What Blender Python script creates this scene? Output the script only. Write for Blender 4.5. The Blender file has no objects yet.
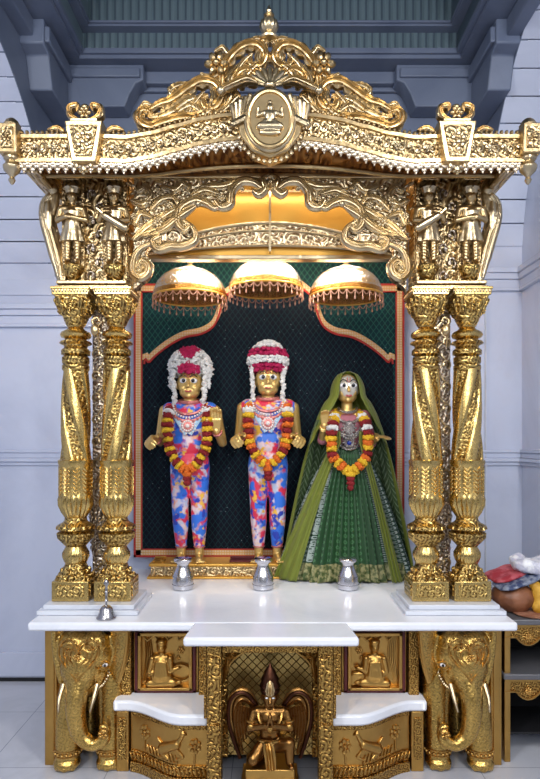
import bpy, bmesh, math, random
from math import sin, cos, pi, radians as R, sqrt, atan2, hypot
from mathutils import Vector, Matrix, noise
random.seed(7)
S = bpy.context.scene
COL = S.collection
# ------------------------------------------------------------------ camera, world, lights
EYE, F = 1.6, 600.0                      # eye height, focal length in pixels of the 540x779 frame
cam = bpy.data.cameras.new('camera'); co = bpy.data.objects.new('camera', cam); COL.objects.link(co)
co.location = (0, 0, EYE); co.rotation_euler = (R(90), 0, 0)
cam.sensor_width = 36; cam.lens = 36*F/779; cam.shift_y = (440-389.5)/779
S.camera = co
w = bpy.data.worlds.new('world'); S.world = w; w.use_nodes = True
nt = w.node_tree; bg = nt.nodes['Background']
tc = nt.nodes.new('ShaderNodeTexCoord'); sp = nt.nodes.new('ShaderNodeSeparateXYZ'); nt.links.new(tc.outputs['Generated'], sp.inputs[0])
rp = nt.nodes.new('ShaderNodeValToRGB'); nt.links.new(sp.outputs['Z'], rp.inputs[0])
rp.color_ramp.elements[0].position = 0.0; rp.color_ramp.elements[0].color = (.15, .15, .16, 1)
rp.color_ramp.elements[1].position = 0.75; rp.color_ramp.elements[1].color = (.66, .70, .80, 1)
nt.links.new(rp.outputs[0], bg.inputs[0]); bg.inputs[1].default_value = 0.62
def area(name, loc, target, sx, sy, power, col=(1, 1, 1)):
    l = bpy.data.lights.new(name, 'AREA'); l.shape = 'RECTANGLE'; l.size = sx; l.size_y = sy; l.energy = power; l.color = col
    o = bpy.data.objects.new(name, l); COL.objects.link(o); o.location = loc
    o.rotation_euler = (Vector(target)-Vector(loc)).to_track_quat('-Z', 'Y').to_euler()
    return o
area('hall_light', (-1.5, 0.1, 3.5), (-.2, 3.2, 1.5), .35, 1.6, 44, (1, .98, .96))
area('hall_light', (1.5, 0.1, 3.5), (.2, 3.2, 1.5), .35, 1.6, 44, (1, .98, .96))
area('hall_light', (0, -1.2, 2.6), (0, 3.2, 1.2), 2.4, .5, 34, (.9, .94, 1))
area('cove_light', (0, 3.26, 2.78), (0, 3.75, 1.2), 1.2, .08, 17, (1, .96, .9))
area('cove_light', (0, 3.14, 2.925), (0, 3.21, 2.6), 1.2, .03, 1.1, (1, .93, .8))
area('cove_light', (0, 3.6, 2.86), (0, 3.25, 2.5), 1.2, .05, 2.5, (1, .95, .86))
S.view_settings.view_transform = 'Standard'; S.view_settings.look = 'None'
S.view_settings.exposure = 0.46; S.view_settings.gamma = 1

# ------------------------------------------------------------------ materials
class NT:
    def __init__(s, name):
        s.m = bpy.data.materials.new(name); s.m.use_nodes = True; s.t = s.m.node_tree
        s.b = s.t.nodes['Principled BSDF']
    def n(s, kind, **kw):
        x = s.t.nodes.new('ShaderNode'+kind)
        for k, v in kw.items(): setattr(x, k, v)
        return x
    def lk(s, a, b): s.t.links.new(a, b)
    def put(s, sock, v):
        if hasattr(v, 'is_linked'): s.lk(v, sock)
        else: sock.default_value = v
    def mth(s, op, a, b=None, c=None):
        x = s.n('Math', operation=op); s.put(x.inputs[0], a)
        if b is not None: s.put(x.inputs[1], b)
        if c is not None: s.put(x.inputs[2], c)
        return x.outputs[0]
    def vm(s, op, a, b=None):
        x = s.n('VectorMath', operation=op); s.put(x.inputs[0], a)
        if b is not None: s.put(x.inputs[1], b)
        return x.outputs['Value'] if op in ('LENGTH', 'DOT_PRODUCT') else x.outputs[0]
    def mix(s, f, a, b):
        x = s.n('Mix', data_type='RGBA'); s.put(x.inputs[0], f)
        s.put(x.inputs[6], a if hasattr(a, 'is_linked') else (*a, 1)); s.put(x.inputs[7], b if hasattr(b, 'is_linked') else (*b, 1))
        return x.outputs[2]
    def ramp(s, f, stops, mode='LINEAR'):
        x = s.n('ValToRGB'); cr = x.color_ramp; cr.interpolation = mode
        while len(cr.elements) < len(stops): cr.elements.new(.5)
        for e, (p, c) in zip(cr.elements, stops): e.position = p; e.color = (*c, 1) if len(c) == 3 else c
        s.lk(f, x.inputs[0]); return x.outputs[0]
    def obj(s): return s.n('TexCoord').outputs['Object']
    def uv(s): return s.n('TexCoord').outputs['UV']
    def xyz(s, v):
        x = s.n('SeparateXYZ'); s.lk(v, x.inputs[0]); return x.outputs[0], x.outputs[1], x.outputs[2]
    def noise(s, v, sc, det=3, rough=.5):
        x = s.n('TexNoise'); s.lk(v, x.inputs['Vector']); x.inputs['Scale'].default_value = sc; x.inputs['Detail'].default_value = det
        x.inputs['Roughness'].default_value = rough; return x
    def bump(s, h, dist, strength=1.0):
        x = s.n('Bump'); x.inputs['Distance'].default_value = dist; x.inputs['Strength'].default_value = strength
        s.lk(h, x.inputs['Height']); s.lk(x.outputs[0], s.b.inputs['Normal'])
    def out(s, col=None, rough=None, metal=None, **kw):
        if col is not None: s.put(s.b.inputs['Base Color'], col if hasattr(col, 'is_linked') else (*col, 1))
        if rough is not None: s.put(s.b.inputs['Roughness'], rough)
        if metal is not None: s.put(s.b.inputs['Metallic'], metal)
        for k, v in kw.items(): s.put(s.b.inputs[k.replace('_', ' ')], v)
        return s.m

def flat(name, col, rough=.5, metal=0, bump=0, bsc=60, **kw):
    m = NT(name)
    if bump:
        m.bump(m.noise(m.obj(), bsc, 3).outputs[0], bump)
    return m.out(col, rough, metal, **kw)

def gold(name, col=(.80, .56, .20), rough=.24, pat=None, sc=14, depth=.006, patina=.0, dark=(.10, .045, .012), tight=9):
    m = NT(name); v = m.obj()
    big = m.noise(v, 6, 4).outputs[0]
    fine = m.noise(v, 90, 3).outputs[0]
    c = m.mix(m.ramp(big, [(.35, (0, 0, 0)), (.7, (1, 1, 1))]), tuple(x*.82 for x in col), col)
    if pat == 'swirl':
        vo = m.n('TexVoronoi', feature='F1'); vo.inputs['Scale'].default_value = sc; m.lk(v, vo.inputs['Vector'])
        d = m.vm('SUBTRACT', v, vo.outputs['Position'])
        dx, dy, dz = m.xyz(d)
        rr = m.mth('SQRT', m.mth('ADD', m.mth('MULTIPLY', dx, dx), m.mth('MULTIPLY', dz, dz)))
        th = m.mth('ARCTAN2', dz, dx)
        ph = m.mth('ADD', m.mth('MULTIPLY', rr, sc*tight*1.7), th)
        h1 = m.mth('SINE', ph)
        h2 = m.mth('SINE', m.mth('ADD', m.mth('MULTIPLY', rr, sc*tight*1.0), m.mth('MULTIPLY', th, 5)))
        h = m.mth('ADD', m.mth('MULTIPLY', h1, .38), m.mth('MULTIPLY', h2, .2)); h = m.mth('ADD', h, .5)
    elif pat == 'lattice':
        x, y, z = m.xyz(v)
        a = m.mth('ABSOLUTE', m.mth('SINE', m.mth('MULTIPLY', m.mth('ADD', x, z), sc)))
        b = m.mth('ABSOLUTE', m.mth('SINE', m.mth('MULTIPLY', m.mth('SUBTRACT', x, z), sc)))
        h = m.mth('MINIMUM', m.mth('MULTIPLY', m.mth('MINIMUM', a, b), 4.0), 1.0)
    elif pat == 'rib':
        x, y, z = m.xyz(v)
        h = m.mth('ADD', m.mth('MULTIPLY', m.mth('SINE', m.mth('MULTIPLY', z, sc)), .5), .5)
    else:
        h = None
    if h is not None:
        hh = m.mth('ADD', h, m.mth('MULTIPLY', fine, .10))
        m.bump(hh, depth)
        if patina:
            f = m.mth('MULTIPLY', m.ramp(hh, [(.18, (1, 1, 1)), (.62, (0, 0, 0))]), patina)
            c = m.mix(f, c, dark)
    else:
        m.bump(m.noise(v, 28, 2).outputs[0], depth)
    rg = m.mth('ADD', m.mth('MULTIPLY', fine, .16), rough-.04)
    return m.out(c, rg, 1.0)

M = {}
M['gold'] = gold('polished_gold', (.68, .50, .26), .27, depth=.002)
M['gold_pale'] = gold('pale_gold', (.67, .54, .34), .27, depth=.0025)
M['gold_swirl'] = gold('carved_gold', (.70, .53, .28), .28, 'swirl', 13, .005, .75)
M['gold_fine'] = gold('finely_carved_gold', (.70, .52, .27), .28, 'swirl', 20, .003, .7)
M['gold_col'] = gold('pillar_gold', (.74, .51, .17), .26, 'swirl', 24, .0035, .85)
M['gold_colp'] = gold('pillar_gold_smooth', (.77, .54, .19), .22, depth=.001)
M['silver_swirl'] = gold('carved_silver_gilt', (.78, .65, .42), .28, 'swirl', 17, .005, .8, (.22, .11, .05))
M['filler'] = gold('carved_silver_filler', (.66, .58, .48), .32, 'swirl', 20, .004, .8, (.14, .08, .05))
M['gold_plain'] = flat('yellow_gilt_paint', (.74, .40, .07), .32, .45, .001, 20)
M['gold_base'] = gold('antique_gold', (.62, .36, .10), .29, depth=.003)
M['gold_base_swirl'] = gold('antique_carved_gold', (.62, .37, .10), .30, 'swirl', 22, .004, .85, (.09, .03, .008))
M['gold_base_fine'] = gold('antique_fine_gold', (.62, .37, .10), .30, 'swirl', 34, .0025, .85, (.09, .03, .008))
M['gold_lattice'] = gold('lattice_gold', (.66, .46, .16), .34, 'lattice', 75, .004, 1.0, (.10, .03, .01))
M['ele'] = gold('elephant_gold', (.76, .49, .14), .25, 'swirl', 30, .0004, .35)
M['bronze'] = gold('dark_bronze', (.34, .17, .05), .26, depth=.003)
M['bronze_dark'] = gold('blackened_bronze', (.09, .035, .02), .35, depth=.003)
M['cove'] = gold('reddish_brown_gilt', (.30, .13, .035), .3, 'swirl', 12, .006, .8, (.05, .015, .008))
M['red_line'] = flat('maroon_paint', (.10, .012, .014), .4)
M['shelf_marble'] = flat('dark_grey_marble', (.12, .12, .13), .35)
M['lace'] = gold('silver_gilt_lace', (.74, .64, .50), .3, depth=.001)
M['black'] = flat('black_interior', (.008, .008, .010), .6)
M['steel'] = flat('brushed_steel', (.62, .62, .66), .24, 1, .001, 50)
M['bell'] = flat('dull_silver', (.42, .41, .42), .25, 1, .002, 60)
M['eye_white'] = flat('eye_white', (.85, .85, .88), .2)
M['pupil'] = flat('pupil_black', (.01, .01, .015), .15)
M['lips'] = flat('red_lips', (.45, .04, .04), .35)
M['skin_gold'] = gold('idol_skin_gold', (.80, .52, .17), .24, depth=.001)
M['face_cream'] = flat('painted_face', (.80, .60, .27), .25, .55, .001, 20)
M['face_white'] = flat('silver_white_face', (.74, .70, .60), .25, .4, .001, 20)
def marble(name, c0, c1, rough, sc=2.2, tiles=None, bandz=None, groove=(.25, .27, .33)):
    m = NT(name); v = m.obj()
    n1 = m.noise(v, sc, 8, .62); n1.inputs['Distortion'].default_value = .8
    col = m.ramp(n1.outputs[0], [(.30, c0), (.55, c1), (.75, tuple(min(1, x*1.04) for x in c1))])
    x, y, z = m.xyz(v)
    def line(coord, per, wd, off=0.0):
        fr = m.mth('FRACT', m.mth('ADD', m.mth('DIVIDE', coord, per), off))
        return m.mth('LESS_THAN', fr, wd/per)
    g = None
    if tiles: g = m.mth('MAXIMUM', line(x, tiles, .004, .31), line(y, tiles, .004, .12))
    if g is not None: col = m.mix(g, col, groove)
    return m.out(col, rough, 0)
M['white_marble'] = marble('white_marble', (.76, .79, .86), (.88, .90, .95), .16)
M['wall_marble'] = marble('pale_wall_marble', (.50, .55, .70), (.60, .65, .80), .22, 1.1)
M['step_marble'] = marble('grey_step_marble', (.52, .55, .62), (.68, .71, .78), .25, 3)
M['floor_marble'] = marble('floor_marble', (.42, .44, .50), (.55, .57, .63), .12, 1.6, .6)
M['blue'] = marble('blue_grey_plaster', (.105, .135, .215), (.155, .19, .28), .45, 1.4)
def teal():
    m = NT('teal_ribbed_ceiling'); v = m.obj(); x, y, z = m.xyz(v)
    s = m.mth('SINE', m.mth('MULTIPLY', x, 130)); n1 = m.noise(v, 3, 5).outputs[0]
    c = m.mix(m.mth('GREATER_THAN', s, .72), m.mix(n1, (.10, .15, .18), (.14, .20, .24)), (.06, .09, .12)); m.bump(s, .004)
    return m.out(c, .4, 0)
M['teal'] = teal()

# ------------------------------------------------------------------ geometry helpers
def P(px, py, D): return Vector(((px-270)*D/F, D, EYE+(440-py)*D/F))
def cr(pts, n=8):
    pts = [Vector(p) for p in pts]; out = []
    for i in range(len(pts)-1):
        a = pts[max(0, i-1)]; b = pts[i]; c = pts[i+1]; d = pts[min(len(pts)-1, i+2)]
        for k in range(n):
            t = k/n; out.append(.5*((2*b)+(c-a)*t+(2*a-5*b+4*c-d)*t*t+(3*b-a-3*c+d)*t**3))
    out.append(pts[-1]); return out
def root_loc(o):
    while o.parent: o = o.parent
    return Vector(o.location)
def link_mesh(name, me, mat, parent):
    o = bpy.data.objects.new(name, me); COL.objects.link(o)
    if parent is not None: o.parent = parent
    if mat is not None: me.materials.append(mat)
    return o
class MB:
    def __init__(s): s.v = []; s.f = []
    def add(s, vs, fs, mat=None):
        b = len(s.v)
        s.v += [(mat @ Vector(p)) if mat is not None else Vector(p) for p in vs]
        s.f += [tuple(i+b for i in f) for f in fs]; return s
    def box(s, x0, x1, y0, y1, z0, z1, mat=None):
        vs = [(x, y, z) for z in (z0, z1) for y in (y0, y1) for x in (x0, x1)]
        return s.add(vs, [(0, 2, 3, 1), (4, 5, 7, 6), (0, 1, 5, 4), (2, 6, 7, 3), (0, 4, 6, 2), (1, 3, 7, 5)], mat)
    def frustum(s, b, t, z0, z1, cx=0, cy=0):
        vs = [(cx+sx*q, cy+sy*q, z) for z, q in ((z0, b), (z1, t)) for sy in (-1, 1) for sx in (-1, 1)]
        return s.add(vs, [(0, 2, 3, 1), (4, 5, 7, 6), (0, 1, 5, 4), (2, 6, 7, 3), (0, 4, 6, 2), (1, 3, 7, 5)])
    def prism(s, pts, a, b, axis='y'):
        n = len(pts)
        def mk(p, q): return (p[0], q, p[1]) if axis == 'y' else ((p[0], p[1], q) if axis == 'z' else (q, p[0], p[1]))
        vs = [mk(p, a) for p in pts]+[mk(p, b) for p in pts]
        fs = [tuple(range(n)), tuple(range(2*n-1, n-1, -1))]+[(i, i+n, (i+1) % n+n, (i+1) % n) for i in range(n)]
        return s.add(vs, fs)
    def lathe(s, prof, c=(0, 0, 0), n=28, flute=0, famp=0, sc=(1, 1), mat=None):
        vs = []; m = len(prof)
        for (r, z, *e) in prof:
            am = e[0] if e else 0
            for k in range(n):
                a = 2*pi*k/n; rr = r*(1+am*abs(cos(a*flute/2)) if flute else 1)
                vs.append((c[0]+rr*cos(a)*sc[0], c[1]+rr*sin(a)*sc[1], c[2]+z))
        fs = [(i*n+k, i*n+(k+1) % n, (i+1)*n+(k+1) % n, (i+1)*n+k) for i in range(m-1) for k in range(n)]
        fs.append(tuple(range(n-1, -1, -1))); fs.append(tuple((m-1)*n+k for k in range(n)))
        return s.add(vs, fs, mat)
    def tube(s, pts, rad, n=8, flat=1.0, close=False):
        pts = [Vector(p) for p in pts]; m = len(pts); vs = []
        if not hasattr(rad, '__len__'): rad = [rad]*m
        for i, p in enumerate(pts):
            t = (pts[min(m-1, i+1)]-pts[max(0, i-1)])
            if close: t = pts[(i+1) % m]-pts[i-1]
            t = t.normalized() if t.length > 1e-9 else Vector((0, 0, 1))
            yv = Vector((0, 1, 0)); a = t.cross(yv)
            if a.length < 1e-3: a = Vector((1, 0, 0))
            a.normalize(); b = a.cross(t).normalized()
            for k in range(n):
                q = 2*pi*k/n; vs.append(p+a*cos(q)*rad[i]+b*sin(q)*rad[i]*flat)
        L = m if close else m-1
        fs = [(i*n+k, i*n+(k+1) % n, ((i+1) % m)*n+(k+1) % n, ((i+1) % m)*n+k) for i in range(L) for k in range(n)]
        if not close: fs += [tuple(range(n-1, -1, -1)), tuple((m-1)*n+k for k in range(n))]
        return s.add(vs, fs)
    def ell(s, c, r, n=14, rot=None, lump=0, ls=30):
        r = r if hasattr(r, '__len__') else (r, r, r); h = max(4, n//2); vs = []
        for i in range(h+1):
            a = pi*i/h
            for k in range(n):
                b = 2*pi*k/n; p = Vector((sin(a)*cos(b), sin(a)*sin(b), -cos(a)))
                if lump: p = p*(1+lump*noise.noise((p+Vector(c)*9)*ls/10))
                p = Vector((p.x*r[0], p.y*r[1], p.z*r[2]))
                if rot is not None: p = rot @ p
                vs.append(Vector(c)+p)
        fs = [(i*n+k, i*n+(k+1) % n, (i+1)*n+(k+1) % n, (i+1)*n+k) for i in range(h) for k in range(n)]
        return s.add(vs, fs)
    def cap(s, a, b, r0, r1=None, n=14, sy=1.0):
        """tapered limb with round ends"""
        r1 = r0 if r1 is None else r1; a = Vector(a); b = Vector(b); d = b-a; L = d.length
        if L < 1e-6: return s.ell(a, r0)
        q = d.normalized().to_track_quat('Z', 'Y').to_matrix(); vs = []; rings = []
        for i in range(5): t = pi/2*(i/4); rings.append((r0*sin(t)+1e-5, -r0*cos(t)))
        for i in range(1, 4): rings.append((r0+(r1-r0)*i/4, L*i/4))
        for i in range(5): t = pi/2*(i/4); rings.append((r1*cos(t)+1e-5, L+r1*sin(t)))
        for (r, z) in rings:
            for k in range(n):
                t = 2*pi*k/n; o = q @ Vector((r*cos(t), r*sin(t), z)); vs.append(a+Vector((o.x, o.y*sy, o.z)))
        m = len(rings)
        fs = [(i*n+k, i*n+(k+1) % n, (i+1)*n+(k+1) % n, (i+1)*n+k) for i in range(m-1) for k in range(n)]
        fs += [tuple(range(n-1, -1, -1)), tuple((m-1)*n+k for k in range(n))]
        return s.add(vs, fs)
    def leaf(s, pts, wd, lobes=5, bulge=.5, thick=.012, lob=.35, ends=(.25, .15), veins=True):
        """acanthus leaf or strap in the XZ plane facing -Y, along pts; wd is the half width"""
        pts = [Vector(p) for p in pts]; m = len(pts); C = 13; vs = []
        for i, p in enumerate(pts):
            t = i/(m-1); tan = (pts[min(m-1, i+1)]-pts[max(0, i-1)]); tan.y = 0
            if tan.length < 1e-9: tan = Vector((0, 0, 1))
            tan.normalize(); a = Vector((tan.z, 0, -tan.x))
            env = (ends[0]+(1-ends[0])*min(1, t*4))*(ends[1]+(1-ends[1])*min(1, (1-t)*3))
            l = 1-lob*(1-abs(sin(pi*lobes*t))) if lobes else 1
            for j in range(C):
                u = -1+2*j/(C-1); ww = wd*env*(l if abs(u) > .5 else 1)
                prof = (1-u*u)*bulge*wd*env
                if veins: prof *= (1+.42*cos(u*4*pi))
                if lobes: prof *= 1-.45*abs(u)*(1-abs(sin(pi*(lobes*t+abs(u)*.35))))
                vs.append(p+a*ww*u+Vector((0, -prof-.2*thick, 0)))
            for j in range(C):
                u = -1+2*j/(C-1); ww = wd*env*(l if abs(u) > .5 else 1)
                vs.append(p+a*ww*u+Vector((0, thick, 0)))
        fs = []; W = 2*C
        for i in range(m-1):
            for j in range(C-1):
                b = i*W+j; fs.append((b, b+1, b+W+1, b+W)); b += C; fs.append((b+1, b, b+W, b+W+1))
            fs.append((i*W+C-1, i*W+W-1, i*W+2*W-1, i*W+W+C-1)); fs.append((i*W, i*W+W, i*W+W+C, i*W+C))
        fs.append(tuple(range(C))+tuple(range(W-1, C-1, -1)))
        b = (m-1)*W; fs.append(tuple(b+i for i in range(C-1, -1, -1))+tuple(b+i for i in range(C, W)))
        return s.add(vs, fs)
    def flower(s, c, r, petals=6, depth=.5):
        c = Vector(c)
        for k in range(petals):
            a = 2*pi*k/petals; d = Vector((cos(a), 0, sin(a)))
            rot = Matrix.Rotation(-a, 3, 'Y')
            s.ell(c+d*r*.58, (r*.44, r*depth*.55, r*.30), 10, rot)
        s.ell(c+Vector((0, -r*depth*.4, 0)), r*.27, 10); return s
    def mirrored(s):
        m_ = MB(); m_.v = [Vector((-p.x, p.y, p.z)) for p in s.v]; m_.f = [tuple(reversed(f)) for f in s.f]; return m_
    def pair(s, *a, **k): m_ = s.mirrored(); return s.build(*a, **k), m_.build(*a, **k)
    def mirror(s, x=0):
        b = len(s.v); vs = [Vector((2*x-p.x, p.y, p.z)) for p in s.v]
        s.f += [tuple(i+b for i in reversed(f)) for f in list(s.f)]; s.v += vs; return s
    def build(s, name, mat, parent=None, bevel=0, smooth=40, local=False, kind=None):
        me = bpy.data.meshes.new(name); off = Vector((0, 0, 0)) if (parent is None or local) else root_loc(parent)
        me.from_pydata([tuple(p-off) for p in s.v], [], s.f); me.validate(); me.update()
        bm = bmesh.new(); bm.from_mesh(me); bmesh.ops.recalc_face_normals(bm, faces=bm.faces); bm.to_mesh(me); bm.free()
        me.polygons.foreach_set('use_smooth', [True]*len(me.polygons))
        if smooth: me.set_sharp_from_angle(angle=R(smooth))
        o = link_mesh(name, me, mat, parent)
        if bevel:
            md = o.modifiers.new('bevel', 'BEVEL'); md.width = bevel; md.segments = 2; md.limit_method = 'ANGLE'; md.angle_limit = R(35)
        if kind: o['kind'] = kind
        return o
    def remesh(s, name, mat, parent, vox=.006, it=4, local=False, kind=None):
        o = s.build(name+'_raw', None, parent, smooth=0, local=local)
        md = o.modifiers.new('r', 'REMESH'); md.mode = 'VOXEL'; md.voxel_size = vox
        sm = o.modifiers.new('s', 'SMOOTH'); sm.iterations = it; sm.factor = .5
        dg = bpy.context.evaluated_depsgraph_get(); me = bpy.data.meshes.new_from_object(o.evaluated_get(dg))
        me.name = name; old = o.data; bpy.data.objects.remove(o); bpy.data.meshes.remove(old)
        me.materials.clear(); me.polygons.foreach_set('use_smooth', [True]*len(me.polygons))
        o = link_mesh(name, me, mat, parent)
        if kind: o['kind'] = kind
        return o
def grid(name, fn, nu, nv, mat, parent=None, thick=0, kind=None):
    me = bpy.data.meshes.new(name); off = Vector((0, 0, 0)) if parent is None else root_loc(parent)
    vs = [Vector(fn(i/nu, j/nv))-off for j in range(nv+1) for i in range(nu+1)]
    fs = [(j*(nu+1)+i, j*(nu+1)+i+1, (j+1)*(nu+1)+i+1, (j+1)*(nu+1)+i) for j in range(nv) for i in range(nu)]
    me.from_pydata([tuple(p) for p in vs], [], fs); ul = me.uv_layers.new(name='UVMap')
    for lp in me.loops:
        k = lp.vertex_index; ul.data[lp.index].uv = ((k % (nu+1))/nu, (k//(nu+1))/nv)
    me.polygons.foreach_set('use_smooth', [True]*len(me.polygons)); me.update()
    o = link_mesh(name, me, mat, parent)
    if thick: md = o.modifiers.new('solid', 'SOLIDIFY'); md.thickness = thick; md.offset = 0
    if kind: o['kind'] = kind
    return o
def tag(o, label=None, cat=None, group=None, kind=None):
    if label: o['label'] = label
    if cat: o['category'] = cat
    if group: o['group'] = group
    if kind: o['kind'] = kind
    return o
def thing(name, loc, label, cat, group=None):
    o = bpy.data.objects.new(name, None); o.empty_display_size = .05; COL.objects.link(o); o.location = loc
    return tag(o, label, cat, group)
def dup(o, loc, label, parent=None):
    c = o.copy(); COL.objects.link(c)
    if parent is None: c.location = loc; c['label'] = label
    else: c.parent = parent
    for ch in list(o.children): dup(ch, None, None, c)
    return c

#BODY
# ------------------------------------------------------------------ the room
def st(mb, name, mat, bevel=0, smooth=40): return tag(mb.build(name, mat, None, bevel, smooth), kind='structure')
WB = 4.0; SX = 1.43; WX = 1.68; WL = 2.05           # back wall, inner face of the side arches, outer side walls
st(MB().box(-3, 3, -1.5, WB+.3, -.1, 0), 'floor', M['floor_marble'])
st(MB().box(-WL-.15, WX+.15, WB, WB+.15, 0, 4.75), 'wall_back', M['wall_marble'])
st(MB().box(-WL-.15, -WL, 1.2, WB, 0, 4.75), 'wall_left', M['wall_marble'])
st(MB().box(WX, WX+.15, 1.2, WB, 0, 4.75), 'wall_right', M['wall_marble'])
# upper blue plaster of the back wall, standing slightly proud
st(MB().box(-SX, SX, WB-.02, WB, 3.05, 4.75), 'trim_1', M['blue'])
def side_arch(sg, spring, rad, nm, nm2, nm3):
    # banded soffit of the arch between the inner and the outer face, springing from the back wall
    cy = WB-rad; n = 15; mb = MB(); pts = []
    for k in range(n):
        a0 = pi/2*k/n*1.0+.0; a1 = pi/2*(k+1)/n
        def q(a, r): return (cy+r*cos(a), spring+r*sin(a))
        g = .0035/rad
        y0, z0 = q(a0+g, rad); y1, z1 = q(a1-g, rad); y2, z2 = q(a1-g, rad+.05); y3, z3 = q(a0+g, rad+.05)
        mb.prism([(y0, z0), (y1, z1), (y2, z2), (y3, z3)], sg*SX, WX if sg > 0 else -WL, 'x')
    st(mb, nm, M['wall_marble'], .002)
    # dark spandrel above the arch
    out = [(cy+(rad+.001)*cos(pi/2*k/24), spring+(rad+.001)*sin(pi/2*k/24)) for k in range(25)]
    poly = [(WB, spring)] + out[1:] + [(1.2, spring+rad+.004), (1.2, 4.75), (WB, 4.75)]
    st(MB().prism(poly, sg*(SX-.004), sg*(SX+.04), 'x'), nm2, M['blue'])
    # impost moulding below the springing
    mb = MB(); x0, x1 = sorted((sg*(SX-.25), WX if sg > 0 else -WL)); xw = abs(x0 if sg < 0 else x1)
    for (d, a, b) in ((.05, -.035, 0), (.035, -.075, -.035), (.02, -.13, -.075), (.03, -.15, -.13)):
        mb.box(x0, x1, WB-d, WB, spring+a, spring+b)
        xs = sorted((sg*xw, sg*(xw-d))); mb.box(xs[0], xs[1], 1.4, WB, spring+a, spring+b)
    st(mb, nm3, M['wall_marble'], .004)
side_arch(-1, 2.50, 1.30, 'trim_2', 'trim_3', 'trim_4')
side_arch(1, 2.74, 1.41, 'trim_5', 'trim_6', 'trim_7')
# horizontal joints in the upper left back wall
mb = MB()
for k in range(6): z = 2.56+.135*k; mb.box(-WL, -.9, WB-.012, WB, z+.003, z+.132); mb.box(1.2, SX, WB-.012, WB, z+.18, z+.309)
st(mb, 'trim_8', M['wall_marble'], .002)
# dado moulding and skirting
mb = MB()
for (d, a, b) in ((.022, 1.515, 1.535), (.012, 1.48, 1.515), (.03, 1.455, 1.48), (.015, 1.43, 1.455)):
    mb.box(-WL, WX, WB-d, WB, a, b); mb.box(WX-d, WX, 1.4, WB, a, b); mb.box(-WL, -WL+d, 1.4, WB, a, b)
st(mb, 'trim_9', M['wall_marble'], .004)
st(MB().box(SX, SX+.006, WB-.02, WB, .2, 2.6), 'trim_10', M['step_marble'])
st(MB().box(-WL, WX, WB-.02, WB, .03, .19).box(-WL, WX, WB-.012, WB, 0, .03), 'baseboard_back', M['wall_marble'], .003)
st(MB().box(-WL, WX, WB-.022, WB-.010, .0, .022), 'trim_11', M['black'])
st(MB().box(-WL, -WL+.02, 1.4, WB, 0, .19), 'baseboard_left', M['wall_marble'], .003)
st(MB().box(WX-.02, WX, 1.4, WB, 0, .19), 'baseboard_right', M['wall_marble'], .003)
# ceiling: stepped square coffer with ribbed teal bands
CZ = 4.035
st(MB().box(-WL, WX, 1.2, WB, 4.72, 4.85), 'ceiling', M['teal'])
def ring(mb, hx, y1, y0, wdt, z0, z1):
    mb.box(-hx-wdt, hx+wdt, y1, y1+wdt, z0, z1); mb.box(-hx-wdt, hx+wdt, y0-wdt, y0, z0, z1)
    mb.box(-hx-wdt, -hx, y0, y1, z0, z1); mb.box(hx, hx+wdt, y0, y1, z0, z1)
mb = MB(); ring(mb, 1.20, WB-.22, 1.6, .25, CZ-.03, CZ+.01); ring(mb, 1.17, WB-.24, 1.62, .06, CZ-.008, CZ+.025); st(mb, 'trim_12', M['blue'], .004)
mb = MB(); ring(mb, 1.175, WB-.235, 1.62, .05, CZ+.025, CZ+.125); st(mb, 'trim_13', M['teal'], .003)
mb = MB(); ring(mb, 1.12, WB-.30, 1.7, .12, CZ+.120, CZ+.135); ring(mb, 1.11, WB-.31, 1.71, .06, CZ+.135, CZ+.15); st(mb, 'trim_14', M['blue'], .004)
mb = MB(); ring(mb, 1.12, WB-.30, 1.71, .05, CZ+.15, CZ+.36); st(mb, 'trim_15', M['teal'], .003)
mb = MB(); ring(mb, 1.06, WB-.37, 1.78, .12, CZ+.36, CZ+.42); st(mb, 'trim_16', M['blue'], .004)
# cornice and corner brackets under the coffer
mb = MB().box(-SX, SX, WB-.09, WB-.02, CZ-.11, CZ-.03).box(-SX, SX, WB-.05, WB-.02, CZ-.14, CZ-.11)
for sg in (-1, 1):
    xs = sorted((sg*(SX-.08), sg*SX)); mb.box(xs[0], xs[1], 1.5, WB-.02, CZ-.13, CZ-.03)
st(mb, 'trim_17', M['blue'], .008)
mb = MB()
for sg in (-1, 1):
    def X(a): return sg*(SX-a)
    prof = [(.10, CZ-.03), (.62, CZ-.03), (.62, CZ-.13), (.57, CZ-.15), (.53, CZ-.22), (.50, CZ-.30), (.10, CZ-.30)]
    mb.prism([(X(a), z) for a, z in prof], WB-.16, WB-.02)
    mb.prism([(X(a), z) for a, z in [(.14, CZ-.06), (.60, CZ-.06), (.60, CZ-.12), (.14, CZ-.12)]], WB-.18, WB-.15)
    xs = sorted((X(0), X(.14)))
    mb.prism([(WB-.02, CZ-.03), (WB-.58, CZ-.03), (WB-.58, CZ-.17), (WB-.5, CZ-.19), (WB-.44, CZ-.36), (WB-.02, CZ-.36)], xs[0], xs[1], 'x')
    xs = sorted((X(0), X(.165))); mb.box(xs[0], xs[1], WB-.56, WB-.1, CZ-.15, CZ-.06)
st(mb, 'trim_18', M['blue'], .008)

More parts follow.
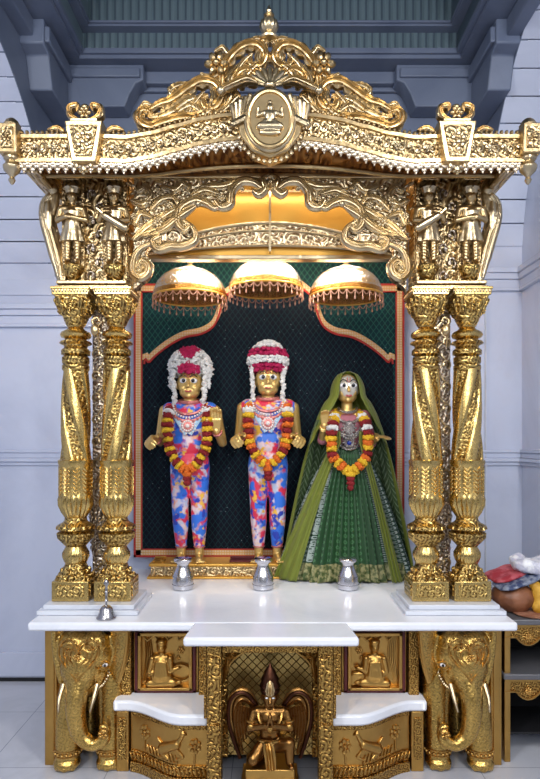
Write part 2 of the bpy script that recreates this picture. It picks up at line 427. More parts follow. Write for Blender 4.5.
# ------------------------------------------------------------------ the marble altar
TZ = .75
a = MB().prism([(-1.13, 2.79), (1.155, 2.79), (1.155, WB-.03), (-1.13, WB-.03)], TZ-.042, TZ, 'z')
tag(a.build('altar_slab', M['white_marble'], None, .012), 'wide white marble altar slab carrying the pillars and the statues', 'altar slab')
a = MB().prism([(-.375, 2.576), (.385, 2.576), (.36, 2.795), (-.355, 2.795)], TZ-.04, TZ+.0, 'z')
tag(a.build('altar_slab', M['white_marble'], None, .012), 'projecting white marble slab at the front centre above the winged statue', 'altar slab')
for sg, sd in ((-1, 'left'), (1, 'right')):
    cx = -.885 if sg < 0 else .90
    mb = MB().box(cx-.245, cx+.245, 2.90, 3.26, TZ+.001, TZ+.022)
    mb.box(cx-.222, cx+.222, 2.925, 3.24, TZ+.022, TZ+.045)
    tag(mb.build('pillar_plinth', M['step_marble'], None, .004), 'stepped grey-white marble plinth under the %s-hand pair of gold pillars' % sd, 'plinth', 'marble plinths')

# ------------------------------------------------------------------ pillars
PZ = TZ+.046; PT = 2.352
def zy(y): return EYE+(440-y)*3.08/F - PZ
def px(w_): return w_/2*3.05/F
def make_pillar(loc, hand, label):
    t = thing('carved_pillar', loc, label, 'pillar', 'twisted gold pillars of the shrine')
    q = dict(parent=t, local=True)
    mb = MB().box(-.092, .092, -.092, .092, 0, .10)
    b = mb.build('base_block', M['gold_colp'], bevel=.004, **q)
    MB().box(-.07, .07, -.097, -.09, .022, .08).box(-.097, -.09, -.07, .07, .022, .08).box(.09, .097, -.07, .07, .022, .08).build('carved_inlay', M['gold_col'], b, .003, local=True)
    # bell shaped foot, square turning into round
    vs = []; n = 32; mb = MB(); rings = [(zy(585), .090, 1), (zy(580), .084, .9), (zy(572), .068, .6), (zy(566), .058, .3), (zy(562), .052, 0)]
    for z, r, sq in rings:
        for k in range(n):
            a = 2*pi*k/n; m_ = 1/max(abs(cos(a)), abs(sin(a))); rr = r*(1+(min(m_, 1.33)-1)*sq)
            vs.append((rr*cos(a), rr*sin(a), z))
    fs = [(i*n+k, i*n+(k+1) % n, (i+1)*n+(k+1) % n, (i+1)*n+k) for i in range(len(rings)-1) for k in range(n)]
    mb.add(vs, fs+[tuple(range(n-1, -1, -1)), tuple((len(rings)-1)*n+k for k in range(n))])
    for k in range(4):
        a = pi/2*k-pi/2; c = Vector((cos(a)*.074, sin(a)*.074, zy(575)))
        mb.ell(c, (.02, .02, .02), 10)
        for s_ in (-1, 1):
            d = Vector((-sin(a), cos(a), 0))*s_
            mb.ell(c+d*.033+Vector((0, 0, -.008)), (.016, .016, .018), 8); mb.ell(Vector((c.x*.85, c.y*.85, c.z+.028))+d*.02, (.013, .013, .016), 8)
            mb.cap(c+d*.045, c+d*.055+Vector((0, 0, -.03))+Vector((c.x, c.y, 0))*.08, .012, .016, 8)
    mb.build('foot', M['gold_col'], **q)
    MB().lathe([(.050, zy(563)), (.057, zy(561)), (.060, zy(556), .12), (.060, zy(552), .12), (.056, zy(548)), (.048, zy(545))], n=72, flute=24).build('ring', M['gold_colp'], **q)
    MB().lathe([(.048, zy(546)), (.060, zy(543), .04), (.080, zy(537), .14), (.084, zy(532), .12), (.074, zy(530)), (.090, zy(528), .10), (.086, zy(525), .10), (.066, zy(522)), (.056, zy(520)), (.054, zy(516))], n=80, flute=16).build('lower_bulb', M['gold_col'], **q)
    mb = MB().lathe([(.054, zy(517)), (.064, zy(512), .12), (.076, zy(505), .15), (.080, zy(499), .12), (.084, zy(495)), (.080, zy(492)), (.080, zy(470)), (.083, zy(466)), (.088, zy(463)), (.088, zy(460)), (.072, zy(459))], n=72, flute=18)
    for k in range(10):
        a = 2*pi*k/10
        for i in range(7):
            z = zy(494-i*4); rr = .081
            for s_ in (-1, 1):
                p0 = Vector((rr*cos(a), rr*sin(a), z)); a2 = a+s_*.2
                mb.cap(p0, (rr*cos(a2), rr*sin(a2), z+.018), .0075, .0045, 5)
    mb.build('acanthus_cup', M['gold_colp'], **q)
    # twisted shaft: broad smooth rope ridge alternating with carved band
    n = 120; m_ = 90; z0, z1 = zy(461), zy(370); vs = []; fs = []
    def lobe(a, t_): return abs(cos(2*(a+hand*t_*1.9)+.3))
    for i in range(m_+1):
        t_ = i/m_; z = z0+(z1-z0)*t_; r = .073-.011*t_
        for k in range(n):
            a = 2*pi*k/n; lb = lobe(a, t_)
            if lb > .62: q_ = (lb-.62)/.38; rr = r*(.93+.17*sqrt(max(0, 1-(1-q_)**2)))
            else:
                q_ = lb/.62; leaf_ = abs(sin((a*3*hand+t_*46)))*(1-q_)**.5; rr = r*(.86+.07*q_**4+.07*leaf_)
            vs.append((rr*cos(a), rr*sin(a), z))
    fs = [(i*n+k, i*n+(k+1) % n, (i+1)*n+(k+1) % n, (i+1)*n+k) for i in range(m_) for k in range(n)]
    mb = MB().add(vs, fs); sh = mb.build('twisted_shaft', M['gold_colp'], **q)
    me = sh.data; me.materials.append(M['gold_col'])
    for p in me.polygons:
        c = p.center; t_ = (c.z-z0)/(z1-z0); p.material_index = 1 if lobe(atan2(c.y, c.x), t_) < .62 else 0
    MB().lathe([(.060, zy(372)), (.068, zy(370)), (.068, zy(366)), (.062, zy(365)), (.066, zy(363), .03), (.066, zy(358), .03), (.056, zy(356.5)), (.072, zy(355)), (.072, zy(351)), (.056, zy(348)), (.060, zy(346)), (.078, zy(344), .04), (.074, zy(342)), (.046, zy(340))], n=60, flute=30).build('neck_bands', M['gold_col'], **q)
    MB().lathe([(.046, zy(342)), (.050, zy(340)), (.072, zy(338)), (.078, zy(335.5)), (.072, zy(333)), (.048, zy(330.5)), (.038, zy(328)), (.042, zy(325))], n=32).build('knop', M['gold_colp'], **q)
    # capital
    vs = []; n = 32; rings = [(zy(327), .044, 0), (zy(322), .056, .1), (zy(312), .074, .4), (zy(302), .084, .9), (zy(299), .085, 1)]
    mb = MB()
    for z, r, sq in rings:
        for k in range(n):
            a = 2*pi*k/n; m2 = 1/max(abs(cos(a)), abs(sin(a))); rr = r*(1+(min(m2, 1.36)-1)*sq); vs.append((rr*cos(a), rr*sin(a), z))
    fs = [(i*n+k, i*n+(k+1) % n, (i+1)*n+(k+1) % n, (i+1)*n+k) for i in range(len(rings)-1) for k in range(n)]
    mb.add(vs, fs+[tuple(range(n-1, -1, -1)), tuple((len(rings)-1)*n+k for k in range(n))])
    for k in range(4):
        a = pi/2*k-pi/2; c = Vector((cos(a)*.082, sin(a)*.082, zy(309)))
        mb.ell(c, .012, 8)
        for j in range(7):
            b_ = 2*pi*j/7; d = Vector((-sin(a), cos(a), 0))*cos(b_)+Vector((0, 0, 1))*sin(b_); mb.ell(c+d*.02, .010, 6)
        for s_ in (-1, 1):
            d = Vector((-sin(a), cos(a), 0))*s_
            mb.cap(Vector((c.x*.72, c.y*.72, c.z-.035))+d*.035, c+d*.055+Vector((0, 0, .03)), .008, .014, 8)
    mb.build('capital', M['gold_col'], **q)
    mb = MB().box(-.092, .092, -.092, .092, zy(299), zy(291)).box(-.098, .098, -.098, .098, zy(291), PT-PZ-.002)
    ab = mb.build('abacus', M['gold_colp'], bevel=.004, **q)
    mb = MB()
    for s_ in (-1, 1):
        for k in range(12):
            x = -.082+.0149*k; mb.ell((x, s_*.093, zy(295)), (.006, .004, .012), 6); mb.ell((s_*.093, x, zy(295)), (.004, .006, .012), 6)
    mb.build('beading', M['gold_pale'], ab, local=True)
    return t
yc = 3.075
pA = make_pillar((-.995, yc, PZ), 1, 'twisted gold pillar at the outer left corner of the shrine')
pB = make_pillar((-.785, yc, PZ), -1, 'twisted gold pillar on the left, beside the backdrop cloth')
dup(pA, (.800, yc, PZ), 'twisted gold pillar on the right, beside the backdrop cloth')
dup(pB, (1.010, yc, PZ), 'twisted gold pillar at the outer right corner, nearest the side shelf')
for sg, sd in ((-1, 'left'), (1, 'right')):
    cx = -.89 if sg < 0 else .905
    t = thing('carved_filler', (cx, 3.13, PZ), 'narrow carved silver-gilt strip filling the gap between the two %s-hand pillars' % sd, 'carved strip', 'carved strips between pillars')
    MB().box(cx-.05, cx+.05, 3.175, 3.20, PZ, PT-.03).build('backing', M['filler'], t, .003)
    mb = MB()
    for k in range(24):      # running vine of small scrolls
        z = PZ+.10+k*.058; s_ = 1 if k % 2 else -1
        pts = [(cx+s_*(.026-.02*cos(a))*(1-.0*a), 3.170, z+.022*sin(a)) for a in [x*.55 for x in range(9)]]
        mb.tube([(cx-s_*.02, 3.172, z-.03)]+pts, [.006]*4+[.007]*6, 6); mb.ell((cx+s_*.012, 3.167, z), (.011, .009, .013), 8)
    mb.build('vine', M['gold_pale'], t)
    # heron at the top and a hanging drop at the bottom
    c = P(95 if sg < 0 else 446, 330, 3.0)
    mb = MB().ell(c, (.022, .016, .03)).tube(cr([c+Vector((0, 0, .02)), c+Vector((.015*sg, 0, .045)), c+Vector((-.01*sg, 0, .062)), c+Vector((-.024*sg, 0, .04))]), .0065)
    mb.cap(c+Vector((.01, .01, -.02)), c+Vector((.012, .03, -.075)), .007, .004).cap(c+Vector((-.005, .02, .03)), c+Vector((0, .11, .03)), .006, .006)
    mb.remesh('bird', M['gold'], t, .003, 2)
    mb = MB(); b = P(95 if sg < 0 else 446, 520, 3.16); mb.leaf(cr([b+Vector((0, 0, .09)), b+Vector((0, 0, .02)), b+Vector((0, 0, -.09))]), .035, 5, .4); mb.flower(b+Vector((0, -.015, -.02)), .02)
    mb.leaf(cr([b+Vector((0, 0, -.09)), b+Vector((0, 0, -.13)), b+Vector((0, 0, -.2))]), .026, 4, .4); mb.build('leaf_drop', M['filler'], t)

# ------------------------------------------------------------------ figures
def hand(mb, wrist, dirv, up, s=1.0, curl=.6, flip=1):
    """palm with four unequal fingers and a thumb; dirv points to the fingertips, up is the back-of-hand normal"""
    d = Vector(dirv).normalized(); u = Vector(up); u = (u-d*u.dot(d)).normalized(); sd = d.cross(u)*flip; w_ = Vector(wrist)
    for k in (-1.2, -.4, .4, 1.2): mb.cap(w_+sd*k*.006*s, w_+d*.045*s+sd*k*.012*s, .010*s, .0095*s, 8)
    for k, ln in ((-1.5, .8), (-.5, .95), (.5, 1.0), (1.5, .9)):
        a = w_+d*.045*s+sd*k*.012*s; p = a; ang = curl*.5
        for j in range(3):
            dd = d*cos(ang)-u*sin(ang); q_ = p+dd*.019*ln*s; mb.cap(p, q_, .0068*s, .0062*s, 7); p = q_; ang += curl
    a = w_+d*.012*s+sd*.017*s; b = a+(d*.7+sd*.7-u*.3)*.022*s; c = b+(d*.9+sd*.1-u*.5)*.022*s
    mb.cap(a, b, .009*s, .0085*s, 8).cap(b, c, .0080*s, .0068*s, 8)
    return mb
def attendant(c, h, parent, name, sg, pose):
    """bracket figure in coat, turban and striped leggings; c = sole centre, h = height"""
    t = h/.43
    def V(x, y, z): return Vector((c[0]+x*t*sg, c[1]+y*t, c[2]+z*t))
    mb = MB()
    mb.ell(V(0, -.005, .355), (.026*t, .027*t, .032*t)).ell(V(0, -.034*1, .352), (.006*t, .008*t, .008*t), 8)
    mb.cap(V(0, 0, .31), V(0, 0, .335), .014*t)
    mb.cap(V(-.045, 0, .292), V(.045, 0, .292), .022*t).ell(V(0, 0, .26), (.048*t, .032*t, .05*t)).ell(V(0, 0, .215), (.042*t, .03*t, .035*t))
    mb.cap(V(-.06, 0, .29), V(-.075, -.008, .23), .019*t, .015*t).cap(V(.06, 0, .29), V(.075, -.008, .23), .019*t, .015*t)
    if pose == 0:
        mb.cap(V(-.075, -.01, .23), V(-.015, -.045, .235), .014*t, .011*t).cap(V(.075, -.01, .23), V(.02, -.045, .238), .014*t, .011*t)
        hand(mb, V(-.02, -.045, .236), (1*sg, -.1, .1), (0, -1, .3), .5*t); hand(mb, V(.025, -.048, .24), (-1*sg, -.1, .1), (0, -1, .3), .5*t, flip=-1)
    else:
        mb.cap(V(-.075, -.01, .23), V(-.03, -.05, .215), .014*t, .011*t).cap(V(.075, -.01, .23), V(.045, -.05, .262), .014*t, .011*t)
        hand(mb, V(-.035, -.05, .215), (1*sg, -.2, .2), (0, -1, .3), .5*t); hand(mb, V(.045, -.052, .262), (-1*sg, -.1, .3), (0, -1, .3), .5*t, flip=-1)
    for s_ in (-1, 1):
        mb.cap(V(.024*s_, 0, .15), V(.026*s_, 0, .02), .02*t, .014*t).cap(V(.026*s_, -.0, .012), V(.03*s_, -.042, .008), .013*t, .010*t)
    b = mb.remesh(name, M['gold'], parent, .0035*t, 2)
    # coat skirt with folds, collar, belt
    mb = MB(); n = 48; vs = []; zs = [(.275, .050, .0), (.23, .044, .0), (.20, .046, .02), (.165, .055, .06), (.13, .062, .09), (.118, .064, .1)]
    for z, r, am in zs:
        for k in range(n):
            a = 2*pi*k/n; rr = r*(1+am*cos(a*9)); q_ = V(rr*cos(a), rr*.66*sin(a), z); vs.append(q_)
    fs = [(i*n+k, i*n+(k+1) % n, (i+1)*n+(k+1) % n, (i+1)*n+k) for i in range(len(zs)-1) for k in range(n)]+[tuple((len(zs)-1)*n+k for k in range(n))]
    mb.add(vs, fs); mb.build('coat', M['gold_pale'], b)
    mb = MB()
    mb.lathe([(.033*t, 0), (.036*t, .008*t), (.037*t, .018*t), (.045*t, .03*t), (.03*t, .04*t), (.02*t, .05*t), (.006*t, .062*t)], V(0, 0, .372), 20, sc=(1, .85)); mb.ell(V(0, -.035, .395), .008*t, 8)
    mb.build('turban', M['gold_pale'], b)
    mb = MB()
    for s_ in (-1, 1):
        for j in range(6): z = .105-.016*j; mb.tube([V(.026*s_+.0195*cos(a), -.0195*sin(a), z+.006*cos(a)*s_) for a in [pi*x/6 for x in range(7)]], .0028*t, 5)
    mb.build('legging_stripes', M['gold'], b)
    if pose == 1:
        mb = MB().cap(V(-.07, -.055, .175), V(.03, -.06, .235), .022*t, .020*t).tube([V(.02, -.06, .228), V(.075, -.06, .275)], .006*t, 6)
        mb.build('drum', M['gold_pale'], b)
    return b

# bracket blocks with figures over each pair of pillars
for sg, sd in ((-1, 'left'), (1, 'right')):
    cx = -.89 if sg < 0 else .905
    t = thing('figure_bracket', (cx, 3.08, PT), 'gold bracket with two carved attendants and a bird above the %s-hand pillars' % sd, 'bracket', 'figure brackets of the shrine')
    def X(a): return cx+sg*a
    MB().box(cx-.185, cx+.185, 3.0, 3.20, PT, PT+.025).box(cx-.175, cx+.175, 2.985, 3.2, PT+.025, PT+.045).build('base_moulding', M['gold'], t, .005)
    MB().box(cx-.17, cx+.17, 3.07, 3.19, PT+.046, 2.953).build('block', M['gold_swirl'], t, .004)
    for a in (-.155, -.06, .055, .155):
        MB().box(cx+a-.010, cx+a+.010, 3.04, 3.08, PT+.046, 2.90).build('upright', M['gold_fine'], t, .003)
    for i, a in enumerate((-.105, .105)):
        xx = cx+a; mb = MB().lathe([(.02, 0), (.03, .02), (.05, .05, .1), (.055, .075), (.05, .08)], (xx, 3.04, PT+.05), 24, flute=8); mb.build('figure_stand', M['gold_col'], t)
        outer = (a*sg > 0)
        attendant((xx, 3.02, PT+.131), .41, t, 'attendant_figure', sg, 0 if outer else 1)
        mb = MB().prism([(xx-.04, 2.895), (xx+.04, 2.895), (xx+.06, 2.925), (xx-.06, 2.925)], 2.985, 3.07).box(xx-.065, xx+.065, 2.975, 3.07, 2.925, 2.948)
        mb.build('corbel', M['gold_fine'], t, .004)
    mb = MB(); v0 = X(-.002)
    for k in range(7):
        z = PT+.08+k*.07; s_ = 1 if k % 2 else -1
        mb.tube([(cx+s_*(.022-.018*cos(q)), 3.06, z+.026*sin(q)) for q in [x*.55 for x in range(9)]], .006, 6); mb.ell((cx+s_*.01, 3.055, z), (.012, .01, .015), 8)
    mb.build('vine', M['filler'], t)
    # outward bird bracket
    mb = MB()
    f = lambda px_, py_: P(px_ if sg < 0 else 541-px_, py_, 3.06)
    mb.leaf(cr([f(63, 286), f(58, 262), f(52, 240), f(47, 222), f(46, 205), f(52, 196)]), .036, 0, .6, .05, 0, (.5, .6))
    mb.ell(f(54, 190), (.03, .028, .028)); mb.cap(f(54, 190), f(47, 196), .014, .005)
    mb.ell(f(50, 218), (.032, .04, .10)); mb.cap(f(56, 196), f(52, 215), .02, .03)
    mb.remesh('bird', M['gold_pale'], t, .004, 3)
    MB().leaf(cr([f(56, 238), f(50, 225), f(48, 210)]), .026, 6, .4, .02).build('wing', M['gold_pale'], t)
# ------------------------------------------------------------------ scalloped arch panel between the pillars
def A(px_, py_, D=3.02): return P(px_, py_, D)
half = [(130, 292), (135, 285), (146, 276), (150, 262), (143, 252), (152, 240), (168, 240), (184, 243), (194, 236), (190, 224), (182, 214), (193, 202), (210, 205), (222, 206), (230, 195), (240, 184), (254, 186), (264, 190), (268, 184)]
t = thing('scalloped_arch', (0, 3.04, 2.35), 'carved scalloped arch panel with silver-gilt scrolls spanning between the inner pillars', 'arch')
hp = [(p.x, p.z) for p in [A(*q) for q in half]]
cl = cr([Vector((x, 0, z)) for x, z in hp], 6); L = [(p.x, p.z) for p in cl]; ax = 0.0
Lc = [(x+.008, z) for x, z in L]; Rr = [(-x, z) for x, z in reversed(Lc)]
top = 2.953; x0 = -.69
poly = [(x0, top), (x0, 2.36)]+Lc[:-1]+[(0, Lc[-1][1])]+Rr[1:]+[(-x0, 2.36), (-x0, top)]
MB().prism(poly, 3.04, 3.09).build('arch_panel', M['silver_swirl'], t)
def scrolls(px_list, wd, name, mat, D=3.02, lob=0, bulge=.6, lobes=0, ends=(.5, .5)):
    for pl in px_list:
        mb = MB().leaf(cr([A(x, y, D) for x, y in pl], 7), wd, lobes, bulge, .014, lob, ends)
        for p in mb.v: p.x += .004
        mb.pair(name, mat, t)
scrolls([
    [(142, 270), (138, 266), (142, 262), (147, 266), (146, 273), (139, 277), (132, 270), (134, 256), (142, 247), (160, 241)],
    [(160, 236), (152, 241), (158, 249), (170, 246), (182, 246), (194, 240), (192, 228), (182, 220)],
    [(190, 224), (184, 230), (177, 222), (180, 208), (194, 200), (206, 203), (214, 208), (222, 204)],
    [(214, 200), (220, 207), (229, 204), (231, 192), (240, 182), (252, 182), (262, 188), (268, 183)],
    [(252, 190), (258, 194), (264, 188), (262, 180), (268, 175)]], .024, 'scroll_moulding', M['gold_pale'], ends=(.45, .3))
scrolls([
    [(132, 240), (148, 226), (166, 214), (182, 205)], [(140, 236), (160, 230), (176, 218)], [(150, 210), (160, 200), (172, 198), (178, 206)],
    [(190, 196), (204, 190), (218, 194)], [(200, 186), (222, 186), (238, 180)], [(130, 200), (142, 204), (150, 196), (144, 188), (136, 192)],
    [(160, 186), (174, 190), (182, 184), (190, 190)], [(134, 226), (140, 214), (152, 218)]], .024, 'carved_leaf', M['gold_pale'], 3.03, .4, .6, 5)
for (x, y, r) in ((138, 268, .026), (158, 222, .03), (186, 226, .02), (222, 198, .02), (148, 200, .026), (196, 192, .018), (134, 216, .02), (170, 205, .022), (242, 189, .014)):
    c = A(x, y, 3.02); MB().flower(c, r, 7, .6).pair('carved_flower', M['gold_pale'], t)
mb = MB(); rn = random.Random(3)
for k in range(150):      # filling foliage
    x = rn.uniform(128, 262); y = rn.uniform(180, 250)
    lim = 252-(x-128)*.52
    if y > lim-10: continue
    c = A(x, y, 3.035); a = rn.uniform(0, 6.28); mb.ell(c, (.016, .010, .007), 6, Matrix.Rotation(a, 3, 'Y'))
mb.mirror(); mb.build('filling_foliage', M['gold_pale'], t, kind='stuff')
# a long bird on each side
mb = MB().leaf(cr([A(196, 206), A(180, 216), A(165, 228), A(148, 236)], 6), .022, 0, .7, .012, 0, (.3, .1)); mb.ell(A(198, 204), .018); mb.cap(A(198, 204), A(205, 206), .009, .003)
mb.pair('peacock', M['gold_pale'], t)
MB().box(-.685, .685, 3.02, 3.06, 2.92, 2.948).build('top_rail', M['gold'], t, .006)

# inner plain gilt board with curved pale moulding
t = thing('inner_board', (0, 3.22, 2.58), 'plain yellow gilt board with a curved pale moulding behind the scalloped arch', 'board')
MB().box(-.74, .74, 3.22, 3.25, 2.588, 2.93).build('board', M['gold_plain'], t)
MB().box(-.74, .74, 3.20, 3.26, 2.565, 2.588).build('bottom_rail', M['gold_pale'], t, .004)
arc = lambda h, base, w_: [(w_*(-1+2*k/40), base+h*(1-(-1+2*k/40)**2)) for k in range(41)]
up = arc(.155, 2.60, .66); lo = arc(.045, 2.59, .66)
MB().prism(up+lo[::-1], 3.195, 3.22).build('curved_moulding', M['silver_swirl'], t, .003)
mb = MB().tube([(x, 3.195, z) for x, z in up], .010, 8).tube([(x, 3.19, z) for x, z in arc(.13, 2.585, .66)], .006, 8)
mb.tube([(x, 3.195, z) for x, z in lo], .008, 8); mb.build('moulding_bead', M['gold_pale'], t)
mb = MB().box(-.006, .006, 3.18, 3.22, 2.60, 2.93); mb.build('centre_rib', M['gold_pale'], t)

# ------------------------------------------------------------------ canopy: cornice, crest, medallion
DB = 2.76
t = thing('shrine_canopy', (0, 2.95, 2.93), 'carved gold shrine canopy with leafy crest, oval medallion and lace edging', 'canopy')
def beam_y(x):      # centre line of the cornice in photo rows, symmetric about the middle
    x = min(x, 540-x); tb = [(0, 149), (70, 149), (100, 149), (125, 150), (150, 146), (175, 139), (200, 132), (225, 128), (250, 126), (270, 126)]
    for (a, b), (c, d) in zip(tb, tb[1:]):
        if x <= c: u = (x-a)/(c-a); u = u*u*(3-2*u)*.35+u*.65; return b+(d-b)*u
    return tb[-1][1]
def band(d0, d1, x0, x1, D, dp, step=4):
    xs = [x0+(x1-x0)*k/int((x1-x0)/step) for k in range(int((x1-x0)/step)+1)]
    a = [P(x, beam_y(x)+d0, D) for x in xs]; b = [P(x, beam_y(x)+d1, D) for x in xs]
    mb = MB(); n = len(xs); vs = a+b+[p+Vector((0, dp, 0)) for p in a]+[p+Vector((0, dp, 0)) for p in b]
    fs = []
    for i in range(n-1): fs += [(i, i+1, n+i+1, n+i), (2*n+i, 3*n+i, 3*n+i+1, 2*n+i+1), (i, 2*n+i, 2*n+i+1, i+1), (n+i, n+i+1, 3*n+i+1, 3*n+i)]
    fs += [(0, n, 3*n, 2*n), (n-1, 3*n-1, 4*n-1, 2*n-1)]
    return mb.add(vs, fs)
band(-13, 12, 10, 530, DB, .08).build('cornice', M['gold_fine'], t)
mb = band(-15, -11.5, 10, 530, DB-.014, .03); mb2 = band(9, 12.5, 10, 530, DB-.014, .03); mb.add(mb2.v, mb2.f); mb.build('cornice_fillet', M['gold'], t)
mb = MB()
for k in range(64):      # relief along the frieze
    x = 24+k*7.8; y = beam_y(x)-1; c = P(x, y, DB-.006); s_ = 1 if k % 2 else -1
    mb.tube([c+Vector(((.016-.013*cos(q)), 0, s_*.016*sin(q))) for q in [x_*.6 for x_ in range(9)]], .0045, 5)
    if k % 4 == 0: mb.flower(c, .02, 6, .5)
    else: mb.ell(c+Vector((.012, 0, s_*.006)), (.011, .008, .008), 6, Matrix.Rotation(s_*.6, 3, 'Y'))
mb.build('frieze_relief', M['gold_pale'], t)
mb = MB()
for k in range(98):      # beading on top
    x = 22+k*5.1; c = P(x, beam_y(x)-16.5, DB); mb.ell(c, (.009, .012, .010), 6)
mb.build('top_beading', M['gold'], t)
mb = MB()
for k in range(60):      # lace edging: little hanging trefoils on arcs
    x = 24+k*8.34
    c = P(x, beam_y(x)+13, DB-.004)
    mb.tube([c+Vector((.019*cos(q), 0, -.012*sin(q))) for q in [pi*j/6 for j in range(7)]], .005, 6)
    d = c+Vector((0, 0, -.018))
    for (ax_, az_) in ((-.015, 0), (.015, 0), (0, -.015), (0, .010)): mb.ell(d+Vector((ax_, 0, az_)), (.013, .006, .011), 8)
    mb.ell(d+Vector((0, 0, -.028)), (.0055, .005, .008), 6); mb.ell(c+Vector((.019, 0, .0)), (.006, .005, .009), 6)
mb.build('lace_edging', M['lace'], t)
# cove going back from the cornice to the brackets
def cove(u, v):
    x = 30+480*u; f_ = P(x, beam_y(x)+9, DB+.07); b = Vector((f_.x*.985, 3.06, 2.953)); s_ = sin(v*pi/2)
    p = f_.lerp(b, v); p.z = f_.z+(b.z-f_.z)*v+(-.035)*sin(pi*v); p.y = f_.y+(b.y-f_.y)*v; return p
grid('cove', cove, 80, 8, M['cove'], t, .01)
mb = MB()
for k in range(2):
    mb.tube([cove(u/60, .55+.35*k)+Vector((0, -.008, -.01)) for u in range(61)], .011-.003*k, 8)
mb.build('cove_moulding', M['gold'], t)
for sg in (-1, 1):
    # side beams returning to the wall, roof edge
    xs = sorted((sg*1.10, sg*1.165)); MB().box(xs[0], xs[1], DB+.08, 3.93, 2.87, 2.98).build('side_beam', M['gold_fine'], t, .005)
    c = P(11 if sg < 0 else 529, 140, DB-.01)
    mb = MB().box(c.x-.042, c.x+.042, DB-.05, DB+.05, c.z-.075, c.z+.06); e = mb.build('end_block', M['gold'], t, .005)
    mb = MB().box(c.x-.028, c.x+.028, DB-.058, DB-.048, c.z-.055, c.z+.04).flower(Vector((c.x, DB-.06, c.z-.008)), .026, 6, .4); mb.build('block_relief', M['gold_fine'], e, .003)
    MB().lathe([(.036, 0), (.040, .01), (.034, .018), (.028, .03), (.016, .04), (.004, .046)], (c.x, DB, c.z+.06), 20).build('block_cap', M['gold'], e)
    MB().lathe([(.004, -.125), (.010, -.118), (.016, -.105), (.010, -.092), (.014, -.085), (.034, -.062, .08), (.038, -.045, .08), (.030, -.03), (.026, -.02), (.036, -.012), (.036, 0)], (c.x, DB, c.z-.075), 32, flute=8).build('pendant', M['gold_pale'], e)
    # tapered keystone with leafy top
    k0 = P(85 if sg < 0 else 456, 145, DB-.02)
    def K(dx, dy): return (k0.x+dx*DB/F, k0.z-dy*DB/F)
    mb = MB().prism([K(-19, -22), K(19, -22), K(12, 19), K(-12, 19)], DB-.045, DB+.07); ks = mb.build('keystone', M['gold'], t, .006)
    MB().prism([K(-14, -17), K(14, -17), K(8, 14), K(-8, 14)], DB-.052, DB-.044).build('keystone_border', M['gold_fine'], ks, .003)
    mb = MB()
    for (a, b) in ((0, -8), (-5, -4), (5, -4), (0, 0), (-4, 3), (4, 3), (0, 7)): q = K(a, b); mb.ell((q[0], DB-.055, q[1]), (.013, .009, .010), 8)
    mb.build('floral_relief', M['gold_pale'], ks)
    mb = MB()
    for s_ in (-1, 1):
        mb.leaf(cr([Vector((K(s_*4, -24)[0], DB-.02, K(0, -24)[1])), Vector((K(s_*14, -29)[0], DB-.02, K(0, -29)[1])), Vector((K(s_*15, -37)[0], DB-.02, K(0, -37)[1])), Vector((K(s_*7, -39)[0], DB-.02, K(0, -39)[1])), Vector((K(s_*8, -33)[0], DB-.02, K(0, -33)[1]))], 6), .016, 5, .6, .03)
        mb.leaf(cr([Vector((K(s_*21, -14)[0], DB-.01, K(0, -14)[1])), Vector((K(s_*28, -18)[0], DB-.01, K(0, -18)[1])), Vector((K(s_*38, -16)[0], DB-.01, K(0, -16)[1]))], 6), .014, 3, .5, .02)
    q = K(0, -31); mb.flower(Vector((q[0], DB-.03, q[1])), .032, 6, .6); mb.ell((q[0], DB-.02, q[1]+.03), (.02, .015, .014)); mb.box(K(-13, 0)[0], K(13, 0)[0], DB-.04, DB+.05, K(0, -24)[1], K(0, -21)[1])
    mb.build('leaf_crown', M['gold'], ks)
    mb = MB()
    for (a, b, r_) in ((-7, 22, .011), (0, 25, .014), (7, 22, .011), (0, 30, .008), (-3, 28, .008), (3, 28, .008)): q = K(a, b); mb.ell((q[0], DB-.04, q[1]), (r_, .008, r_), 8)
    mb.build('trefoil_drop', M['gold_pale'], ks)
MB().box(-1.1, 1.1, 3.06, 3.93, 2.955, 2.985).build('roof_board', M['gold_plain'], t)

# crest
DC = DB+.02
def C_(x, y): return P(x, y, DC)
def crest(name, lst, mat=M['gold']):
    for pts, wd, lobes, lob in lst:
        mb = MB().leaf(cr([C_(*q) for q in pts], 8), wd*1.35, lobes+2, .6, .022, max(.45, lob), (.45, .35))
        for p in mb.v: p.x += .002
        mb.pair(name, mat, t)
crest('crest_scroll', [
    ([(236, 112), (222, 122), (204, 121), (186, 118), (166, 122), (150, 127), (139, 121), (141, 111), (150, 112), (149, 119)], .024, 7, .25),
    ([(146, 112), (158, 105), (172, 100), (186, 90), (200, 82), (214, 84), (221, 95), (216, 107), (205, 108), (202, 99), (208, 96)], .025, 9, .3),
    ([(232, 106), (222, 92), (222, 74), (230, 58), (243, 47), (257, 46), (265, 56), (260, 66), (250, 65), (250, 58)], .024, 9, .3),
    ([(240, 98), (232, 88), (236, 76), (246, 70), (256, 76), (252, 84), (246, 80)], .018, 5, .3)])
